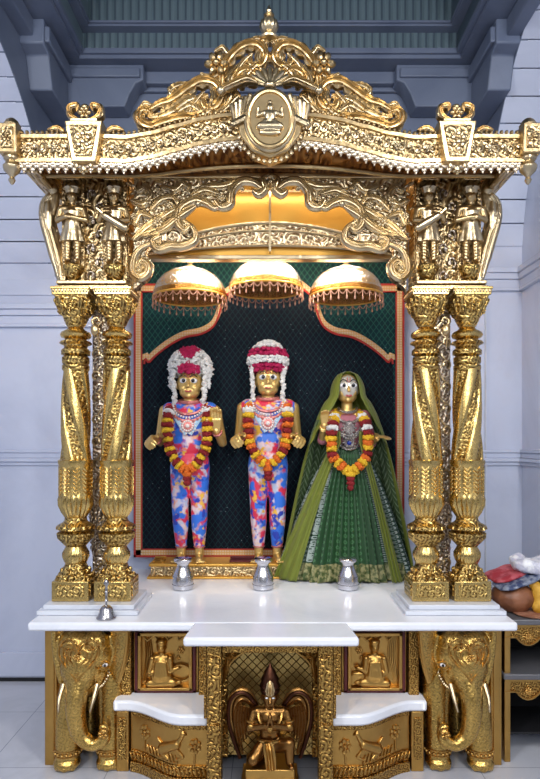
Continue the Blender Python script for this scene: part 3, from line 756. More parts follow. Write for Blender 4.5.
crest('crest_leaf', [
    ([(176, 100), (170, 92), (178, 86), (190, 84)], .016, 4, .5), ([(160, 112), (176, 112), (190, 106), (200, 112)], .020, 5, .5),
    ([(226, 66), (216, 76), (208, 78), (200, 74)], .016, 4, .4), ([(236, 52), (228, 54), (222, 48), (214, 52)], .012, 3, .4),
    ([(210, 120), (222, 112), (230, 104), (238, 96)], .018, 5, .5), ([(186, 118), (192, 106), (204, 92)], .014, 4, .5),
    ([(226, 98), (234, 84), (240, 66), (252, 54)], .014, 5, .5), ([(262, 72), (258, 60), (262, 48), (268, 40)], .016, 4, .5),
    ([(250, 46), (254, 40), (262, 40), (268, 44)], .012, 3, .4), ([(150, 118), (160, 116), (172, 110)], .014, 4, .5),
    ([(158, 118), (172, 112), (186, 102), (196, 98)], .026, 6, .5), ([(196, 116), (208, 112), (214, 100), (212, 90)], .022, 5, .5), ([(224, 108), (230, 96), (230, 80), (238, 66)], .022, 6, .5), ([(240, 88), (246, 76), (256, 66), (266, 62)], .02, 5, .5),
    ([(152, 106), (144, 104), (140, 112)], .010, 3, .4)], M['gold_pale'])
mb = MB().flower(C_(217, 67)+Vector((0, -.02, 0)), .058, 6, .7); mb.pair('crest_flower', M['gold'], t)
# shell
mb = MB(); c = C_(270, 92)+Vector((0, -.05, 0))
for k in range(9):
    a = R(18+18*k); mb.cap(c, c+Vector((.095*cos(a), .02, .085*sin(a))), .006, .014, 8)
mb.ell(c, (.03, .025, .02)); mb.build('shell', M['gold_pale'], t)
mb = MB()
for k in (0,):
    mb.leaf(cr([C_(222, 96)+Vector((0, -.05, 0)), C_(236, 92)+Vector((0, -.07, 0)), C_(248, 88)+Vector((0, -.07, 0)), C_(258, 92)+Vector((0, -.07, 0))], 6), .018, 0, .9, .02, 0, (.8, .3))
    mb.ell(C_(222, 97)+Vector((0, -.05, 0)), .022)
mb.pair('crest_bud', M['gold_pale'], t)
# finial
MB().lathe([(.045, 0), (.048, .008), (.040, .016), (.020, .022), (.018, .030), (.034, .045, .08), (.042, .065, .10), (.038, .085, .08), (.020, .10), (.014, .108), (.024, .115), (.024, .12), (.010, .128), (.014, .138), (.010, .148), (.003, .165)], C_(269, 41), 48, flute=12).build('finial', M['gold_pale'], t)
# medallion
m0 = P(270, 122, DB-.05)
def oval(rx, rz, n=48): return [(m0.x+rx*cos(2*pi*k/n), m0.z+rz*sin(2*pi*k/n)) for k in range(n)]
mb = MB(); q = [(-36, -12), (-28, -28), (-16, -18), (16, -18), (28, -28), (36, -12), (30, 14), (18, 30), (0, 37), (-18, 30), (-30, 14)]
MB().prism([(m0.x+a*DB/F*.98, m0.z-b*DB/F*.95) for a, b in q], DB-.055, DB+.05).build('medallion_shield', M['gold'], t, .008)
mb = MB()
for s_ in (-1, 1):
    for k in range(5):
        a0 = P(270+s_*(26+k*2.2), 118+k*1.5, DB-.06); a1 = P(270+s_*(20+k*4.5), 96+k*2.5, DB-.065); mb.cap(a0, a1, .007, .013, 8)
    mb.cap(P(270+s_*24, 118, DB-.058), P(270+s_*37, 124, DB-.060), .019, .016, 8); mb.build('medallion_fan', M['gold_pale'], t)
mb = MB().prism(oval(.118, .145), DB-.075, DB-.05); md = mb.build('medallion', M['gold_pale'], t, .008)
MB().prism(oval(.092, .118), DB-.078, DB-.07).build('medallion_field', M['gold'], md, .004)
mb = MB().tube([(x, DB-.078, z) for x, z in oval(.098, .124)], .011, 8, close=True); mb.build('medallion_rim', M['gold'], md)
mb = MB(); c = m0+Vector((0, -.034, 0))      # seated figure in relief
mb.ell(c+Vector((0, 0, .045)), (.018, .014, .02)).ell(c+Vector((0, 0, .068)), (.012, .01, .014)).ell(c+Vector((0, 0, .008)), (.028, .016, .035)).cap(c+Vector((-.04, 0, -.035)), c+Vector((.04, 0, -.035)), .018)
for s_ in (-1, 1): mb.cap(c+Vector((s_*.026, 0, .025)), c+Vector((s_*.055, 0, .01)), .010, .008).cap(c+Vector((s_*.055, 0, .01)), c+Vector((s_*.052, -.004, .045)), .008, .007).cap(c+Vector((s_*.02, 0, -.02)), c+Vector((s_*.05, -.004, -.04)), .016, .012)
mb.ell(c+Vector((0, 0, -.065)), (.055, .012, .014)); mb.remesh('seated_relief', M['gold_pale'], md, .004, 2)
mb = MB()
for k in range(15):
    a = R(200+10*k); x = m0.x+.150*cos(a); z = m0.z+.168*sin(a); mb.ell((x, DB-.03, z), (.012, .010, .012), 6)
mb.build('medallion_edging', M['gold_pale'], t)

# ------------------------------------------------------------------ backdrop cloth
def lattice_cloth(name, base, line, scale=62):
    m = NT(name); v = m.obj(); x, y, z = m.xyz(v)
    a = m.mth('ABSOLUTE', m.mth('SINE', m.mth('MULTIPLY', m.mth('ADD', m.mth('MULTIPLY', x, 1.35), z), scale)))
    b = m.mth('ABSOLUTE', m.mth('SINE', m.mth('MULTIPLY', m.mth('SUBTRACT', m.mth('MULTIPLY', x, 1.35), z), scale)))
    h = m.mth('MINIMUM', a, b); f = m.ramp(h, [(.10, (1, 1, 1)), (.28, (0, 0, 0))])
    n1 = m.noise(v, 5, 4).outputs[0]; bb = m.mix(n1, tuple(q*.6 for q in base), base)
    vo = m.n('TexVoronoi', feature='F1'); vo.inputs['Scale'].default_value = 26; m.lk(v, vo.inputs['Vector'])
    sp_ = m.mth('LESS_THAN', vo.outputs['Distance'], .07)
    c = m.mix(f, bb, line); c = m.mix(m.mth('MULTIPLY', sp_, .5), c, (.35, .45, .5)); m.bump(h, .0015)
    return m.out(c, .75, 0, Specular_IOR_Level=.15)
def border_cloth(name='brocade_border'):
    m = NT(name); v = m.obj(); x, y, z = m.xyz(v)
    f = m.mth('SINE', m.mth('MULTIPLY', m.mth('ADD', x, z), 190)); g = m.mth('SINE', m.mth('MULTIPLY', m.mth('SUBTRACT', x, z), 190))
    c = m.mix(m.mth('GREATER_THAN', m.mth('MULTIPLY', f, g), .1), (.62, .36, .12), (.66, .50, .34)); return m.out(c, .5, .1)
M['cloth_green'] = lattice_cloth('green_lattice_cloth', (.008, .040, .048), (.022, .11, .09))
M['cloth_navy'] = lattice_cloth('navy_lattice_cloth', (.004, .007, .016), (.008, .030, .036))
M['border'] = border_cloth(); M['border_red'] = flat('red_trim', (.42, .02, .015), .55, 0, .004, 180)
DK = 3.92
t = thing('backdrop_cloth', P(270, 556, DK), 'dark green lattice backdrop cloth with red and gold borders behind the statues', 'backdrop')
l, r, b_, tp = P(134, 0, DK).x, P(404, 0, DK).x, P(0, 557, DK).z, 2.92
MB().box(l, r, DK, DK+.02, b_, tp).build('cloth', M['cloth_green'], t)
arch = [(144, 549), (144, 372), (150, 358), (166, 344), (184, 334), (202, 330), (214, 322), (220, 308), (223, 296), (236, 284), (252, 276), (268, 272)]
ap = cr([P(x, y, DK) for x, y in arch], 6)
pts = [(p.x, p.z) for p in ap]; cxk = P(268.5, 0, DK).x
full = pts+[(2*cxk-x, z) for x, z in reversed(pts)]
MB().prism(full, DK-.004, DK).build('inner_arch', M['cloth_navy'], t)
fullp = [Vector((x, DK-.008, z)) for x, z in full]
fa = fullp[7:-7]
MB().tube(fa, .018, 8, .3).build('arch_border', M['border'], t)
mb = MB().tube([p+Vector((0, -.004, -.026)) for p in fa], .007, 6, .5); mb.build('arch_red_trim', M['border_red'], t)
zt = P(0, 284, DK).z
def bords(x0, x1, z0, z1, wo):
    return MB().box(x0, x0+wo, DK-.012, DK+.0, z0, z1).box(x1-wo, x1, DK-.012, DK, z0, z1).box(x0, x1, DK-.012, DK, z0, z0+wo).box(x0, x0+.16, DK-.012, DK, z1-wo, z1).box(x1-.16, x1, DK-.012, DK, z1-wo, z1)
bords(l, r, b_, zt, .014).build('outer_red_trim', M['border_red'], t)
bords(l+.014, r-.014, b_+.014, zt-.014, .034).build('gold_border', M['border'], t)
bords(l+.048, r-.048, b_+.048, zt-.048, .008).build('inner_red_trim', M['border_red'], t)

# ------------------------------------------------------------------ hanging parasols
def dome_mat():
    m = NT('parasol_dome'); v = m.obj(); x, y, z = m.xyz(v); n1 = m.noise(v, 70, 3).outputs[0]
    c = m.ramp(m.mth('MULTIPLY', z, 4.5), [(0, (.62, .30, .07)), (.14, (.80, .68, .48)), (.30, (.80, .76, .68)), (.52, (.78, .55, .26)), (.62, (.82, .78, .70)), (.86, (.75, .50, .20)), (1, (.8, .6, .3))], 'CONSTANT')
    m.bump(n1, .006); return m.out(c, .25, .9)
M['dome'] = dome_mat(); M['fringe'] = flat('bead_fringe', (.62, .33, .22), .35, .5); M['under'] = gold('warm_gilt', (.55, .28, .07), .35)
def make_parasol(loc, label):
    t = thing('hanging_parasol', loc, label, 'ceremonial parasol', 'small parasols hanging above the statues')
    q = dict(parent=t, local=True); r0 = .212
    d = MB().lathe([(r0, 0), (r0+.003, .02), (r0-.004, .045), (r0*.90, .085), (r0*.76, .12), (r0*.55, .15), (r0*.28, .17), (.03, .178)], n=56).build('dome', M['dome'], **q)
    MB().lathe([(r0-.01, .002), (r0-.02, .045), (r0*.7, .10), (r0*.3, .14)], n=40).build('lining', M['under'], d, local=True)
    MB().tube([(r0*cos(2*pi*k/48), r0*sin(2*pi*k/48), 0) for k in range(48)], .007, 8, close=True).build('rim', M['gold_plain'], d, local=True)
    mb = MB(); n = 30
    for k in range(n):
        a0, a1 = 2*pi*k/n, 2*pi*(k+1)/n
        mb.tube([((r0+.004)*cos(a0+(a1-a0)*u), (r0+.004)*sin(a0+(a1-a0)*u), -.004-.026*sin(pi*u)) for u in (0, .2, .4, .6, .8, 1)], .0026, 5)
        a = a0; x, y = (r0+.004)*cos(a), (r0+.004)*sin(a); mb.tube([(x, y, 0), (x, y, -.05)], .0022, 5); mb.ell((x, y, -.052), (.0055, .0055, .011), 6)
    mb.build('bead_fringe', M['fringe'], **q)
    MB().lathe([(.03, .176), (.034, .184), (.018, .19), (.012, .198), (.020, .208), (.012, .22), (.004, .232)], n=20).build('finial', M['gold_pale'], **q)
    MB().lathe([(.0035, .225), (.0035, 2.932-loc[2])], n=8).build('rod', M['gold_pale'], **q)
    return t
pr = make_parasol(P(190, 298, 3.52), 'small gilt hanging parasol above the left statue')
dup(pr, P(266, 290, 3.50), 'small gilt hanging parasol in the middle, hung highest of the three')
dup(pr, P(346, 297, 3.52), 'small gilt hanging parasol above the veiled green statue')
# ------------------------------------------------------------------ statues on the altar
def suit_mat(seed):
    m = NT('watercolour_print_%d' % seed); v = m.vm('ADD', m.obj(), (seed*3.1, 0, 0)); n1 = m.noise(v, 9, 2); vv = m.vm('ADD', v, m.vm('SCALE', n1.outputs['Color'], None)); 
    w_ = m.n('VectorMath', operation='MULTIPLY_ADD'); m.lk(n1.outputs['Color'], w_.inputs[0]); w_.inputs[1].default_value = (.05, .05, .05); m.lk(v, w_.inputs[2])
    def msk(off, sc, a, b): return m.ramp(m.noise(m.vm('ADD', v, (off, off*1.7, 0)), sc, 2, .5).outputs[0], [(a, (0, 0, 0)), (b, (1, 1, 1))])
    c = m.mix(msk(1, 14, .42, .55), (.50, .60, .80), (.78, .62, .66))
    c = m.mix(msk(3, 15, .54, .62), c, (.85, .35, .20)); c = m.mix(msk(5, 13, .47, .55), c, (.70, .03, .08)); c = m.mix(msk(7, 13, .49, .56), c, (.03, .17, .72)); c = m.mix(msk(9, 17, .58, .64), c, (.02, .05, .45)); c = m.mix(msk(11, 18, .62, .68), c, (.85, .5, .06))
    return m.out(c, .45, 0, Sheen_Weight=.1)
    vo = m.n('TexVoronoi', feature='SMOOTH_F1'); vo.inputs['Scale'].default_value = 21; vo.inputs['Smoothness'].default_value = .35; m.lk(w_.outputs[0], vo.inputs['Vector'])
    sx = m.xyz(vo.outputs['Color'])[0]
    c = m.ramp(sx, [(0, (.02, .11, .62)), (.30, (.03, .22, .75)), (.42, (.58, .66, .85)), (.50, (.75, .75, .85)), (.58, (.80, .30, .42)), (.70, (.70, .03, .06)), (.80, (.85, .22, .10)), (.92, (.85, .60, .62))])
    return m.out(c, .5, 0, Sheen_Weight=.1)
def petal(name, col): 
    m = NT(name); n1 = m.noise(m.obj(), 160, 3); m.bump(n1.outputs[0], .010); c = m.mix(n1.outputs[0], tuple(x*.82 for x in col), tuple(min(1, x*1.2) for x in col)); return m.out(c, .7, 0)  # hollows of the bump tinted darker: crevice shade put into the petal colour
FL = {'w': petal('white_petals', (.93, .92, .86)), 'm': petal('magenta_petals', (.50, .008, .09)), 'r': petal('maroon_petals', (.26, .008, .012)),
      'y': petal('yellow_petals', (.88, .52, .02)), 'o': petal('orange_petals', (.80, .17, .012))}
M['jewel'] = flat('jewel_pink', (.62, .22, .20), .3, .5, .003, 120)
M['pearl'] = flat('pearl_white', (.80, .74, .70), .25)
M['jewel_s'] = gold('jewel_silver', (.66, .64, .62), .3, 'swirl', 60, .003, .7, (.06, .05, .09))
M['tie_blue'] = flat('pale_blue_sash', (.42, .62, .78), .5)
M['skin_gold'] = flat('gilded_skin', (.74, .50, .17), .3, .6, .001, 20)
def face(t, c, s, white=False, body=None):
    c = Vector(c)
    e = MB()
    for sg in (-1, 1): e.ell(c+Vector((sg*.030*s, -.070*s, .020*s)), (.0225*s, .013*s, .0155*s), 14)
    e.build('eyes', M['eye_white'], body, local=True)
    e = MB()
    for sg in (-1, 1): e.ell(c+Vector((sg*.028*s, -.0825*s, .020*s)), (.011*s, .005*s, .012*s), 12)
    for sg in (-1, 1): e.tube([c+Vector((sg*(.010+.042*u)*s, (-.079+.016*u*u)*s, (.042+.014*sin(pi*u))*s)) for u in (0, .25, .5, .75, 1)], .0026*s, 6)
    e.build('pupils_and_brows', M['pupil'], body, local=True)
    e = MB().tube([c+Vector(((-.018+.036*u)*s, (-.078-.004*sin(pi*u))*s, (-.041-.005*sin(pi*u))*s)) for u in (0, .25, .5, .75, 1)], .0045*s, 6)
    e.build('lips', M['lips'], body, local=True)
    if white:
        MB().ell(c+Vector((0, -.010*s, .004*s)), (.068*s, .0745*s, .086*s), 20).ell(c+Vector((0, -.066*s, -.004*s)), (.012*s, .024*s, .026*s), 12).build('painted_face', M['face_white'], body, local=True)
    e = MB().tube([c+Vector((sg_*.009*s, (-.079)*s, z*s)) for sg_, z in ((-1, .068), (-.9, .045), (0, .038), (.9, .045), (1, .068))], .0022*s, 5)
    e.build('forehead_mark', M['lips'], body, local=True)
def headpts(mb, c, s):
    c = Vector(c)
    mb.ell(c+Vector((0, 0, .012*s)), (.077*s, .080*s, .088*s), 20).ell(c+Vector((0, -.018*s, -.045*s)), (.062*s, .058*s, .045*s), 16)
    mb.ell(c+Vector((0, -.06*s, -.070*s)), (.018*s, .014*s, .014*s))
    mb.cap(c+Vector((0, -.078*s, .022*s)), c+Vector((0, -.092*s, -.012*s)), .0075*s, .012*s)
    for sg in (-1, 1): mb.ell(c+Vector((sg*.074*s, .004*s, 0)), (.010*s, .018*s, .028*s)).ell(c+Vector((sg*.034*s, -.05*s, -.025*s)), (.024*s, .024*s, .024*s))
def torso(mb, f=0.0):
    mb.cap((-.115, 0, .925), (.115, 0, .925), .050+f).ell((0, -.005, .85), (.135+f, .085+f, .12+f), 20).ell((0, 0, .72), (.105+f, .075+f, .12+f), 20).ell((0, 0, .60), (.112+f, .08+f, .10+f), 20)
def legs(mb, f=0.0, feet=True):
    for sg in (-1, 1):
        mb.cap((sg*.055, 0, .58), (sg*.058, -.01, .33), .060+f, .044+f, 18).cap((sg*.058, -.01, .33), (sg*.056, .0, .24), .044+f, .043+f, 18)
        mb.cap((sg*.056, 0, .24), (sg*.055, .01, .10), .043+f, .029+f, 18)
def make_idol(loc, label, arms, suit, turban, seed):
    t = thing('deity_statue', loc, label, 'statue'); q = dict(parent=t, local=True)
    mb = MB(); headpts(mb, (0, 0, 1.085), 1.0); mb.cap((0, .005, .95), (0, .005, 1.03), .042, .038)
    torso(mb); legs(mb)
    for sg in (-1, 1):
        mb.cap((sg*.055, .015, .10), (sg*.055, .01, .03), .028, .026).cap((sg*.055, .0, .022), (sg*.066, -.085, .016), .024, .018).ell((sg*.055, .022, .02), .024)
        for j in range(5): mb.cap((sg*(.052+.010*j), -.085, .012), (sg*(.054+.0105*j), -.112+.004*j, .010), .0085, .0075, 7)
    for sg, (el, wr, d, u, cu) in zip((-1, 1), arms):
        mb.cap((sg*.150, .0, .925), el, .037, .029, 14).cap(el, wr, .029, .019, 14); hand(mb, wr, d, u, 1.5, cu, flip=sg)
    b = mb.remesh('body', M['skin_gold'], t, .0038, 2, local=True)
    face(t, (0, 0, 1.085), 1.0, body=b)
    mb = MB(); torso(mb, .007); legs(mb, .006)
    mb.remesh('printed_costume', suit, t, .006, 3, local=True)
    mb = MB().tube([(.062*cos(a), .01+.058*sin(a), .985+.012*sin(a)) for a in [2*pi*k/30 for k in range(30)]], .012, 8, close=True)
    for j in range(2): mb.tube([((.082+.025*j)*cos(a), -.01-.05*abs(sin(a))-.04, .955-(.055+.04*j)*abs(sin(a))) for a in [pi*k/20 for k in range(21)]], .008, 6)
    for k in range(14): a = pi*(k+.5)/14; mb.ell((.105*cos(a), -.065-.035*sin(a), .955-.10*sin(a)), .010, 8)
    mb.build('necklaces', M['jewel'], **q)
    mb = MB().lathe([(.004, .0), (.016, .004), (.036, .008), (.038, .016), (.024, .018), (.001, .022)], n=24, mat=Matrix.Translation((0, -.092, .83)) @ Matrix.Rotation(R(90), 4, 'X')); pd = mb.build('pendant', M['jewel'], **q)
    mb = MB().ell((0, -.116, .83), (.012, .006, .012))
    for k in range(14): a = 2*pi*k/14; mb.ell((.030*cos(a), -.110, .83+.030*sin(a)), .0065, 6); mb.ell((.046*cos(a), -.098, .83+.046*sin(a)), .0065, 6)
    for k in range(16): a = pi*(k+.5)/16; mb.ell((.088*cos(a), -.075-.03*sin(a), .955-.075*sin(a)), .0065, 6)
    mb.build('pearls', M['pearl'], pd, local=True)
    mb = MB().leaf(cr([Vector((sx_*.10, -.055, .93)) if i == 0 else Vector((sx_*(.10-.045*i), -.095, .93-.075*i)) for i, sx_ in ((0, -1), (1, -1), (2, -1))], 6), .014, 0, .3, .004, 0, (1, 1))
    mb.leaf(cr([Vector((.10, -.055, .93)), Vector((.055, -.095, .855)), Vector((.01, -.095, .78))], 6), .014, 0, .3, .004, 0, (1, 1)); mb.build('sash', M['tie_blue'], **q)
    for sg, (el, wr, d, u, cu) in zip((-1, 1), arms):
        mb = MB(); dd = (Vector(wr)-Vector(el)).normalized(); c = Vector(wr)-dd*.015; rot = dd.to_track_quat('Z', 'Y').to_matrix()
        for j in (0, 1): mb.tube([c-dd*.007*j+rot @ Vector((.026*cos(a), .026*sin(a), 0)) for a in [2*pi*k/16 for k in range(16)]], .005, 6, close=True)
        mb.build('bangle', M['jewel'], **q); mb = MB().tube([(sg*.055+.031*cos(a), .012+.031*sin(a), .085) for a in [2*pi*k/16 for k in range(16)]], .006, 6, close=True)
        mb.build('anklet', M['jewel'], **q)
    # turban of flower strings
    tb = bpy.data.objects.new('flower_turban', None); COL.objects.link(tb); tb.parent = t
    rn = random.Random(seed); mbs = {'w': MB(), 'm': MB()}
    def blob(k_, c, r_):
        mbs[k_].ell(c, (r_, r_*.9, r_*.8), 7, Matrix.Rotation(rn.uniform(0, 6), 3, 'X') @ Matrix.Rotation(rn.uniform(0, 6), 3, 'Z'), lump=.9, ls=22)
    if turban == 0:      # magenta centre, white wings hanging down
        core = MB().ell((0, .02, 1.20), (.096, .08, .105), 20).remesh('turban_core', FL['w'], tb, .01, 2, local=True)
        for i in range(620):
            a = rn.uniform(0, 2*pi); e = rn.uniform(-.35, 1.5); ca = cos(e)
            x, y, z = .118*ca*cos(a), .02+.095*ca*sin(a), 1.19+.125*sin(e)
            if y < -.03 and z < 1.155 and abs(x) < .07: continue
            blob('m' if (abs(x) < .036+.02*(z > 1.27) and y < .02 and (z < 1.215 or z > 1.25)) else 'w', (x*rn.uniform(1, 1.1), y, z), rn.uniform(.009, .016))
        for k_ in range(90):
            u = rn.uniform(-1, 1); blob('m', (u*.060, -.082+.014*u*u, 1.170+rn.uniform(-.016, .026)), rn.uniform(.009, .013))
        for sg in (-1, 1):
            for j in range(16): blob('w', (sg*(.098-.012*(j/16))+rn.uniform(-.008, .008), -.035+rn.uniform(-.01, .01), 1.17-j*.014), .017)
            for j in range(10): blob('w', (sg*(.112), -.01, 1.22-j*.016), .018)
    else:                # stacked rows of white and magenta
        core = MB().ell((0, .02, 1.215), (.105, .09, .115), 20).remesh('turban_core', FL['m'], tb, .01, 2, local=True)
        for zi, col, rr in ((1.155, 'm', .098), (1.178, 'm', .108), (1.205, 'w', .116), (1.228, 'w', .116), (1.252, 'm', .112), (1.275, 'm', .102), (1.300, 'w', .082), (1.318, 'w', .060), (1.330, 'w', .03)):
            n = int(2*pi*rr/.015)
            for k in range(n):
                a = 2*pi*k/n+rn.uniform(-.1, .1); x, y = rr*cos(a), .02+rr*.9*sin(a)
                cc = col
                if abs(cos(a)) > .85 and zi < 1.20: cc = 'w' if rn.random() < .6 else 'm'
                blob(cc, (x, y, zi+rn.uniform(-.004, .004)-.01*(1-abs(sin(a)))), rn.uniform(.011, .016))
        for sg in (-1, 1):
            for j in range(17): blob('w', (sg*(.094-.008*(j/16)+.012*(j > 13))+rn.uniform(-.006, .006), -.035+rn.uniform(-.008, .008), 1.165-j*.0145), .0155)
    mbs['w'].build('white_flowers', FL['w'], tb, local=True, kind='stuff'); mbs['m'].build('magenta_flowers', FL['m'], tb, local=True, kind='stuff')
    return t
ped_top = .842
L1 = P(190, 558, 3.77); L2 = P(268, 558, 3.77)
L1.z = L2.z = ped_top+.002
make_idol(L1, 'statue in watercolour-print costume with one hand raised, magenta flowers down its turban front', [((-.185, .02, .735), (-.195, -.075, .748), (-.35, -1, 0), (-.7, 0, .7), .75), ((.195, .0, .73), (.168, -.10, .800), (0, -.15, 1), (0, 1, .15), .30)], suit_mat(1), 0, 11).scale = (1.04, 1, 1.015)
make_idol(L2, 'middle statue in watercolour-print costume with both fists at its sides and a banded turban', [((-.175, .03, .735), (-.165, -.07, .745), (-.35, -1, 0), (-.6, 0, .8), .8), ((.175, .03, .735), (.165, -.07, .745), (.35, -1, 0), (.6, 0, .8), .8)], suit_mat(2), 1, 23).scale = (1.05, 1, 1.035)

# garlands, each a thing hanging on a statue
def garland(base, pts, seq, label, r=.033, yb=None):
    t = thing('flower_garland', base, label, 'garland', 'flower garlands round the statues'); rn = random.Random(len(seq)*7+int(base[0]*100))
    path = cr([Vector(p) for p in pts], 24); n = len(seq); Ls = [0]
    for a, b in zip(path, path[1:]): Ls.append(Ls[-1]+(b-a).length)
    for k in range(n):
        s_ = Ls[-1]*(k+.5)/n; i = next(j for j in range(1, len(Ls)) if Ls[j] >= s_); p = path[i]; d = (path[min(i+2, len(path)-1)]-path[max(i-2, 0)]).normalized()
        rot = d.to_track_quat('Z', 'Y').to_matrix(); hl = Ls[-1]/n*.56; f_ = rn.uniform(.92, 1.12); mb = MB()
        mb.ell(p, (r*f_*1.02, r*.85*f_, hl*1.05), 14, rot, .25, 40)
        for q in range(16):
            a = rn.uniform(0, 2*pi); z = rn.uniform(-.7, .7)*hl; mb.ell(p+rot @ Vector((r*.88*f_*cos(a), r*.75*f_*sin(a), z)), r*.26, 6)
        mb.build('flower', FL[seq[k]], t)
    return t
def gpts(base, w0, wm, drop, top, yo=-.115):
    X = lambda a, y, z: base+Vector((a, y, z))
    return [X(-.055, .055, top), X(-w0*.9, .0, top-.015), X(-w0-.012, yo*.75, top-.06), X(-wm, yo, top-.14), X(-wm*.92, yo, top-.26), X(-wm*.55, yo-.01, top-drop*.88), X(0, yo-.012, top-drop),
            X(wm*.55, yo-.01, top-drop*.88), X(wm*.92, yo, top-.26), X(wm, yo, top-.14), X(w0+.012, yo*.75, top-.06), X(w0*.9, .0, top-.015), X(.055, .055, top)]
def mir(s_, mid=''): return s_+mid+s_[::-1]
g1 = garland(L1, gpts(L1, .108, .122, .405, .98), mir('rryrrwryryryryryryo', 'o'), 'maroon and yellow garland on the left statue')
g2 = garland(L2, gpts(L2, .108, .120, .390, .998), mir('yowyowyroroyoryoy', 'o'), 'orange, yellow and white garland on the middle statue')
def tassel(t, c, cols):
    for i, k in enumerate(cols):
        MB().ell(Vector(c)+Vector((0, 0, -.026*i)), (.030-.003*i, .026, .020), 14, None, .3, 40).build('tassel_flower', FL[k], t)
tassel(g1, L1+Vector((0, -.13, .548)), 'orr'); tassel(g2, L2+Vector((0, -.13, .58)), 'orr')

# veiled statue in green
def print_cloth():
    m = NT('dark_green_block_print'); u, v, _ = m.xyz(m.uv())
    def cell(nu, nv, rr):
        fu = m.mth('SUBTRACT', m.mth('FRACT', m.mth('MULTIPLY', u, nu)), .5); fv = m.mth('SUBTRACT', m.mth('FRACT', m.mth('MULTIPLY', v, nv)), .5)
        d = m.mth('ADD', m.mth('MULTIPLY', fu, fu), m.mth('MULTIPLY', fv, fv)); return m.mth('MULTIPLY', m.mth('LESS_THAN', d, rr), m.mth('GREATER_THAN', d, rr*.18))
    base = m.mix(m.noise(m.uv(), 12, 2).outputs[0], (.006, .030, .016), (.012, .060, .022))
    side = m.mth('MAXIMUM', m.mth('LESS_THAN', u, .395), m.mth('GREATER_THAN', u, .60))
    nz = m.mth('GREATER_THAN', m.noise(m.obj(), 75, 2).outputs[0], .47)
    strip = m.mth('GREATER_THAN', m.mth('SINE', m.mth('MULTIPLY', u, 150)), -.1)
    pat = m.mth('MULTIPLY', m.mth('MULTIPLY', cell(60, 30, .14), side), m.mth('MAXIMUM', strip, .4))
    blk = m.mth('MULTIPLY', m.mth('MULTIPLY', m.mth('LESS_THAN', u, .395), strip), m.mth('MULTIPLY', nz, m.mth('GREATER_THAN', m.mth('SINE', m.mth('MULTIPLY', v, 34)), -.3)))
    c = m.mix(m.mth('MULTIPLY', side, 0), base, base)
    mid = m.mix(m.mth('MULTIPLY', cell(48, 22, .10), .8), (.010, .055, .014), (.06, .18, .07))
    c = m.mix(side, mid, base); c = m.mix(m.mth('MULTIPLY', m.mth('MAXIMUM', pat, blk), .85), c, (.42, .50, .46))
    hem = m.mth('MULTIPLY', m.mth('GREATER_THAN', v, .87), m.mth('MULTIPLY', m.mth('GREATER_THAN', u, .36), m.mth('LESS_THAN', u, .66)))
    hc = m.mix(m.ramp(m.noise(m.obj(), 42, 3).outputs[0], [(.42, (0, 0, 0)), (.6, (1, 1, 1))]), (.05, .08, .015), (.33, .31, .14)); c = m.mix(hem, c, hc)
    return m.out(c, .5, 0)
def olive(name, pattern):
    m = NT(name); u, v, _ = m.xyz(m.uv()); n1 = m.noise(m.uv(), 7, 3).outputs[0]; c = m.mix(n1, (.105, .135, .012), (.20, .235, .018))
    if pattern:
        a = m.mth('ABSOLUTE', m.mth('SUBTRACT', m.mth('FRACT', m.mth('MULTIPLY', u, 11)), .5)); z = m.mth('SINE', m.mth('MULTIPLY', m.mth('ADD', v, m.mth('MULTIPLY', a, .12)), 190))
        gr = m.mix(n1, (.022, .055, .014), (.05, .10, .022))
        gr = m.mix(m.mth('MULTIPLY', m.mth('GREATER_THAN', z, .55), .6), gr, (.25, .34, .20))
        side = m.mth('MULTIPLY', m.mth('MAXIMUM', m.mth('LESS_THAN', u, .47), m.mth('GREATER_THAN', u, .53)), m.mth('GREATER_THAN', v, .24)); inner = m.mth('MULTIPLY', m.mth('GREATER_THAN', u, .06), m.mth('LESS_THAN', u, .90)); c = m.mix(m.mth('MULTIPLY', side, inner), c, gr)
    return m.out(c, .55, 0, Sheen_Weight=.15)
M['print'] = print_cloth(); M['olive'] = olive('olive_silk', False); M['veil'] = olive('olive_and_green_veil', True)
M['pink'] = flat('pink_brocade', (.45, .16, .20), .5)
L3 = P(347, 580, 3.72); L3.z = TZ+.002
t = thing('deity_statue', L3, 'veiled statue in a flared dark green skirt and olive green veil', 'statue')
HZ = EYE+(440-390)*3.72/F-TZ     # head centre height above the slab
mb = MB(); headpts(mb, (0, 0, HZ), .96); mb.cap((0, .005, HZ-.13), (0, .005, HZ-.05), .036, .033)
SH = HZ-.165
mb.cap((-.085, 0, SH), (.085, 0, SH), .042).ell((0, -.005, SH-.08), (.105, .075, .11), 18).ell((0, 0, SH-.2), (.085, .065, .12), 18).cap((0, 0, SH-.25), (0, 0, .08), .09, .05)
arms3 = [((-.150, .01, SH-.145), (-.150, -.10, SH-.06), (0, -.3, 1), (0, 1, .2), .35, -1), ((.150, .01, SH-.165), (.165, -.09, SH-.125), (.75, -1, -.05), (0, 0, 1), .15, 1)]
for el, wr, d, u, cu, sg in arms3:
    mb.cap((sg*.105, 0, SH), el, .036, .028).cap(el, wr, .028, .018); hand(mb, wr, d, u, 1.1, cu, flip=sg)
b3 = mb.remesh('body', M['skin_gold'], t, .0045, 3, local=True); face(t, (0, -.002, HZ), 1.0, True, body=b3)
mb = MB().ell((0, -.005, SH-.085), (.112, .082, .115), 18).ell((0, 0, SH-.2), (.092, .072, .12), 18)
for el, wr, d, u, cu, sg in arms3: mb.cap((sg*.105, 0, SH), el, .042, .035)
mb.remesh('blouse', M['pink'], t, .006, 3, local=True)
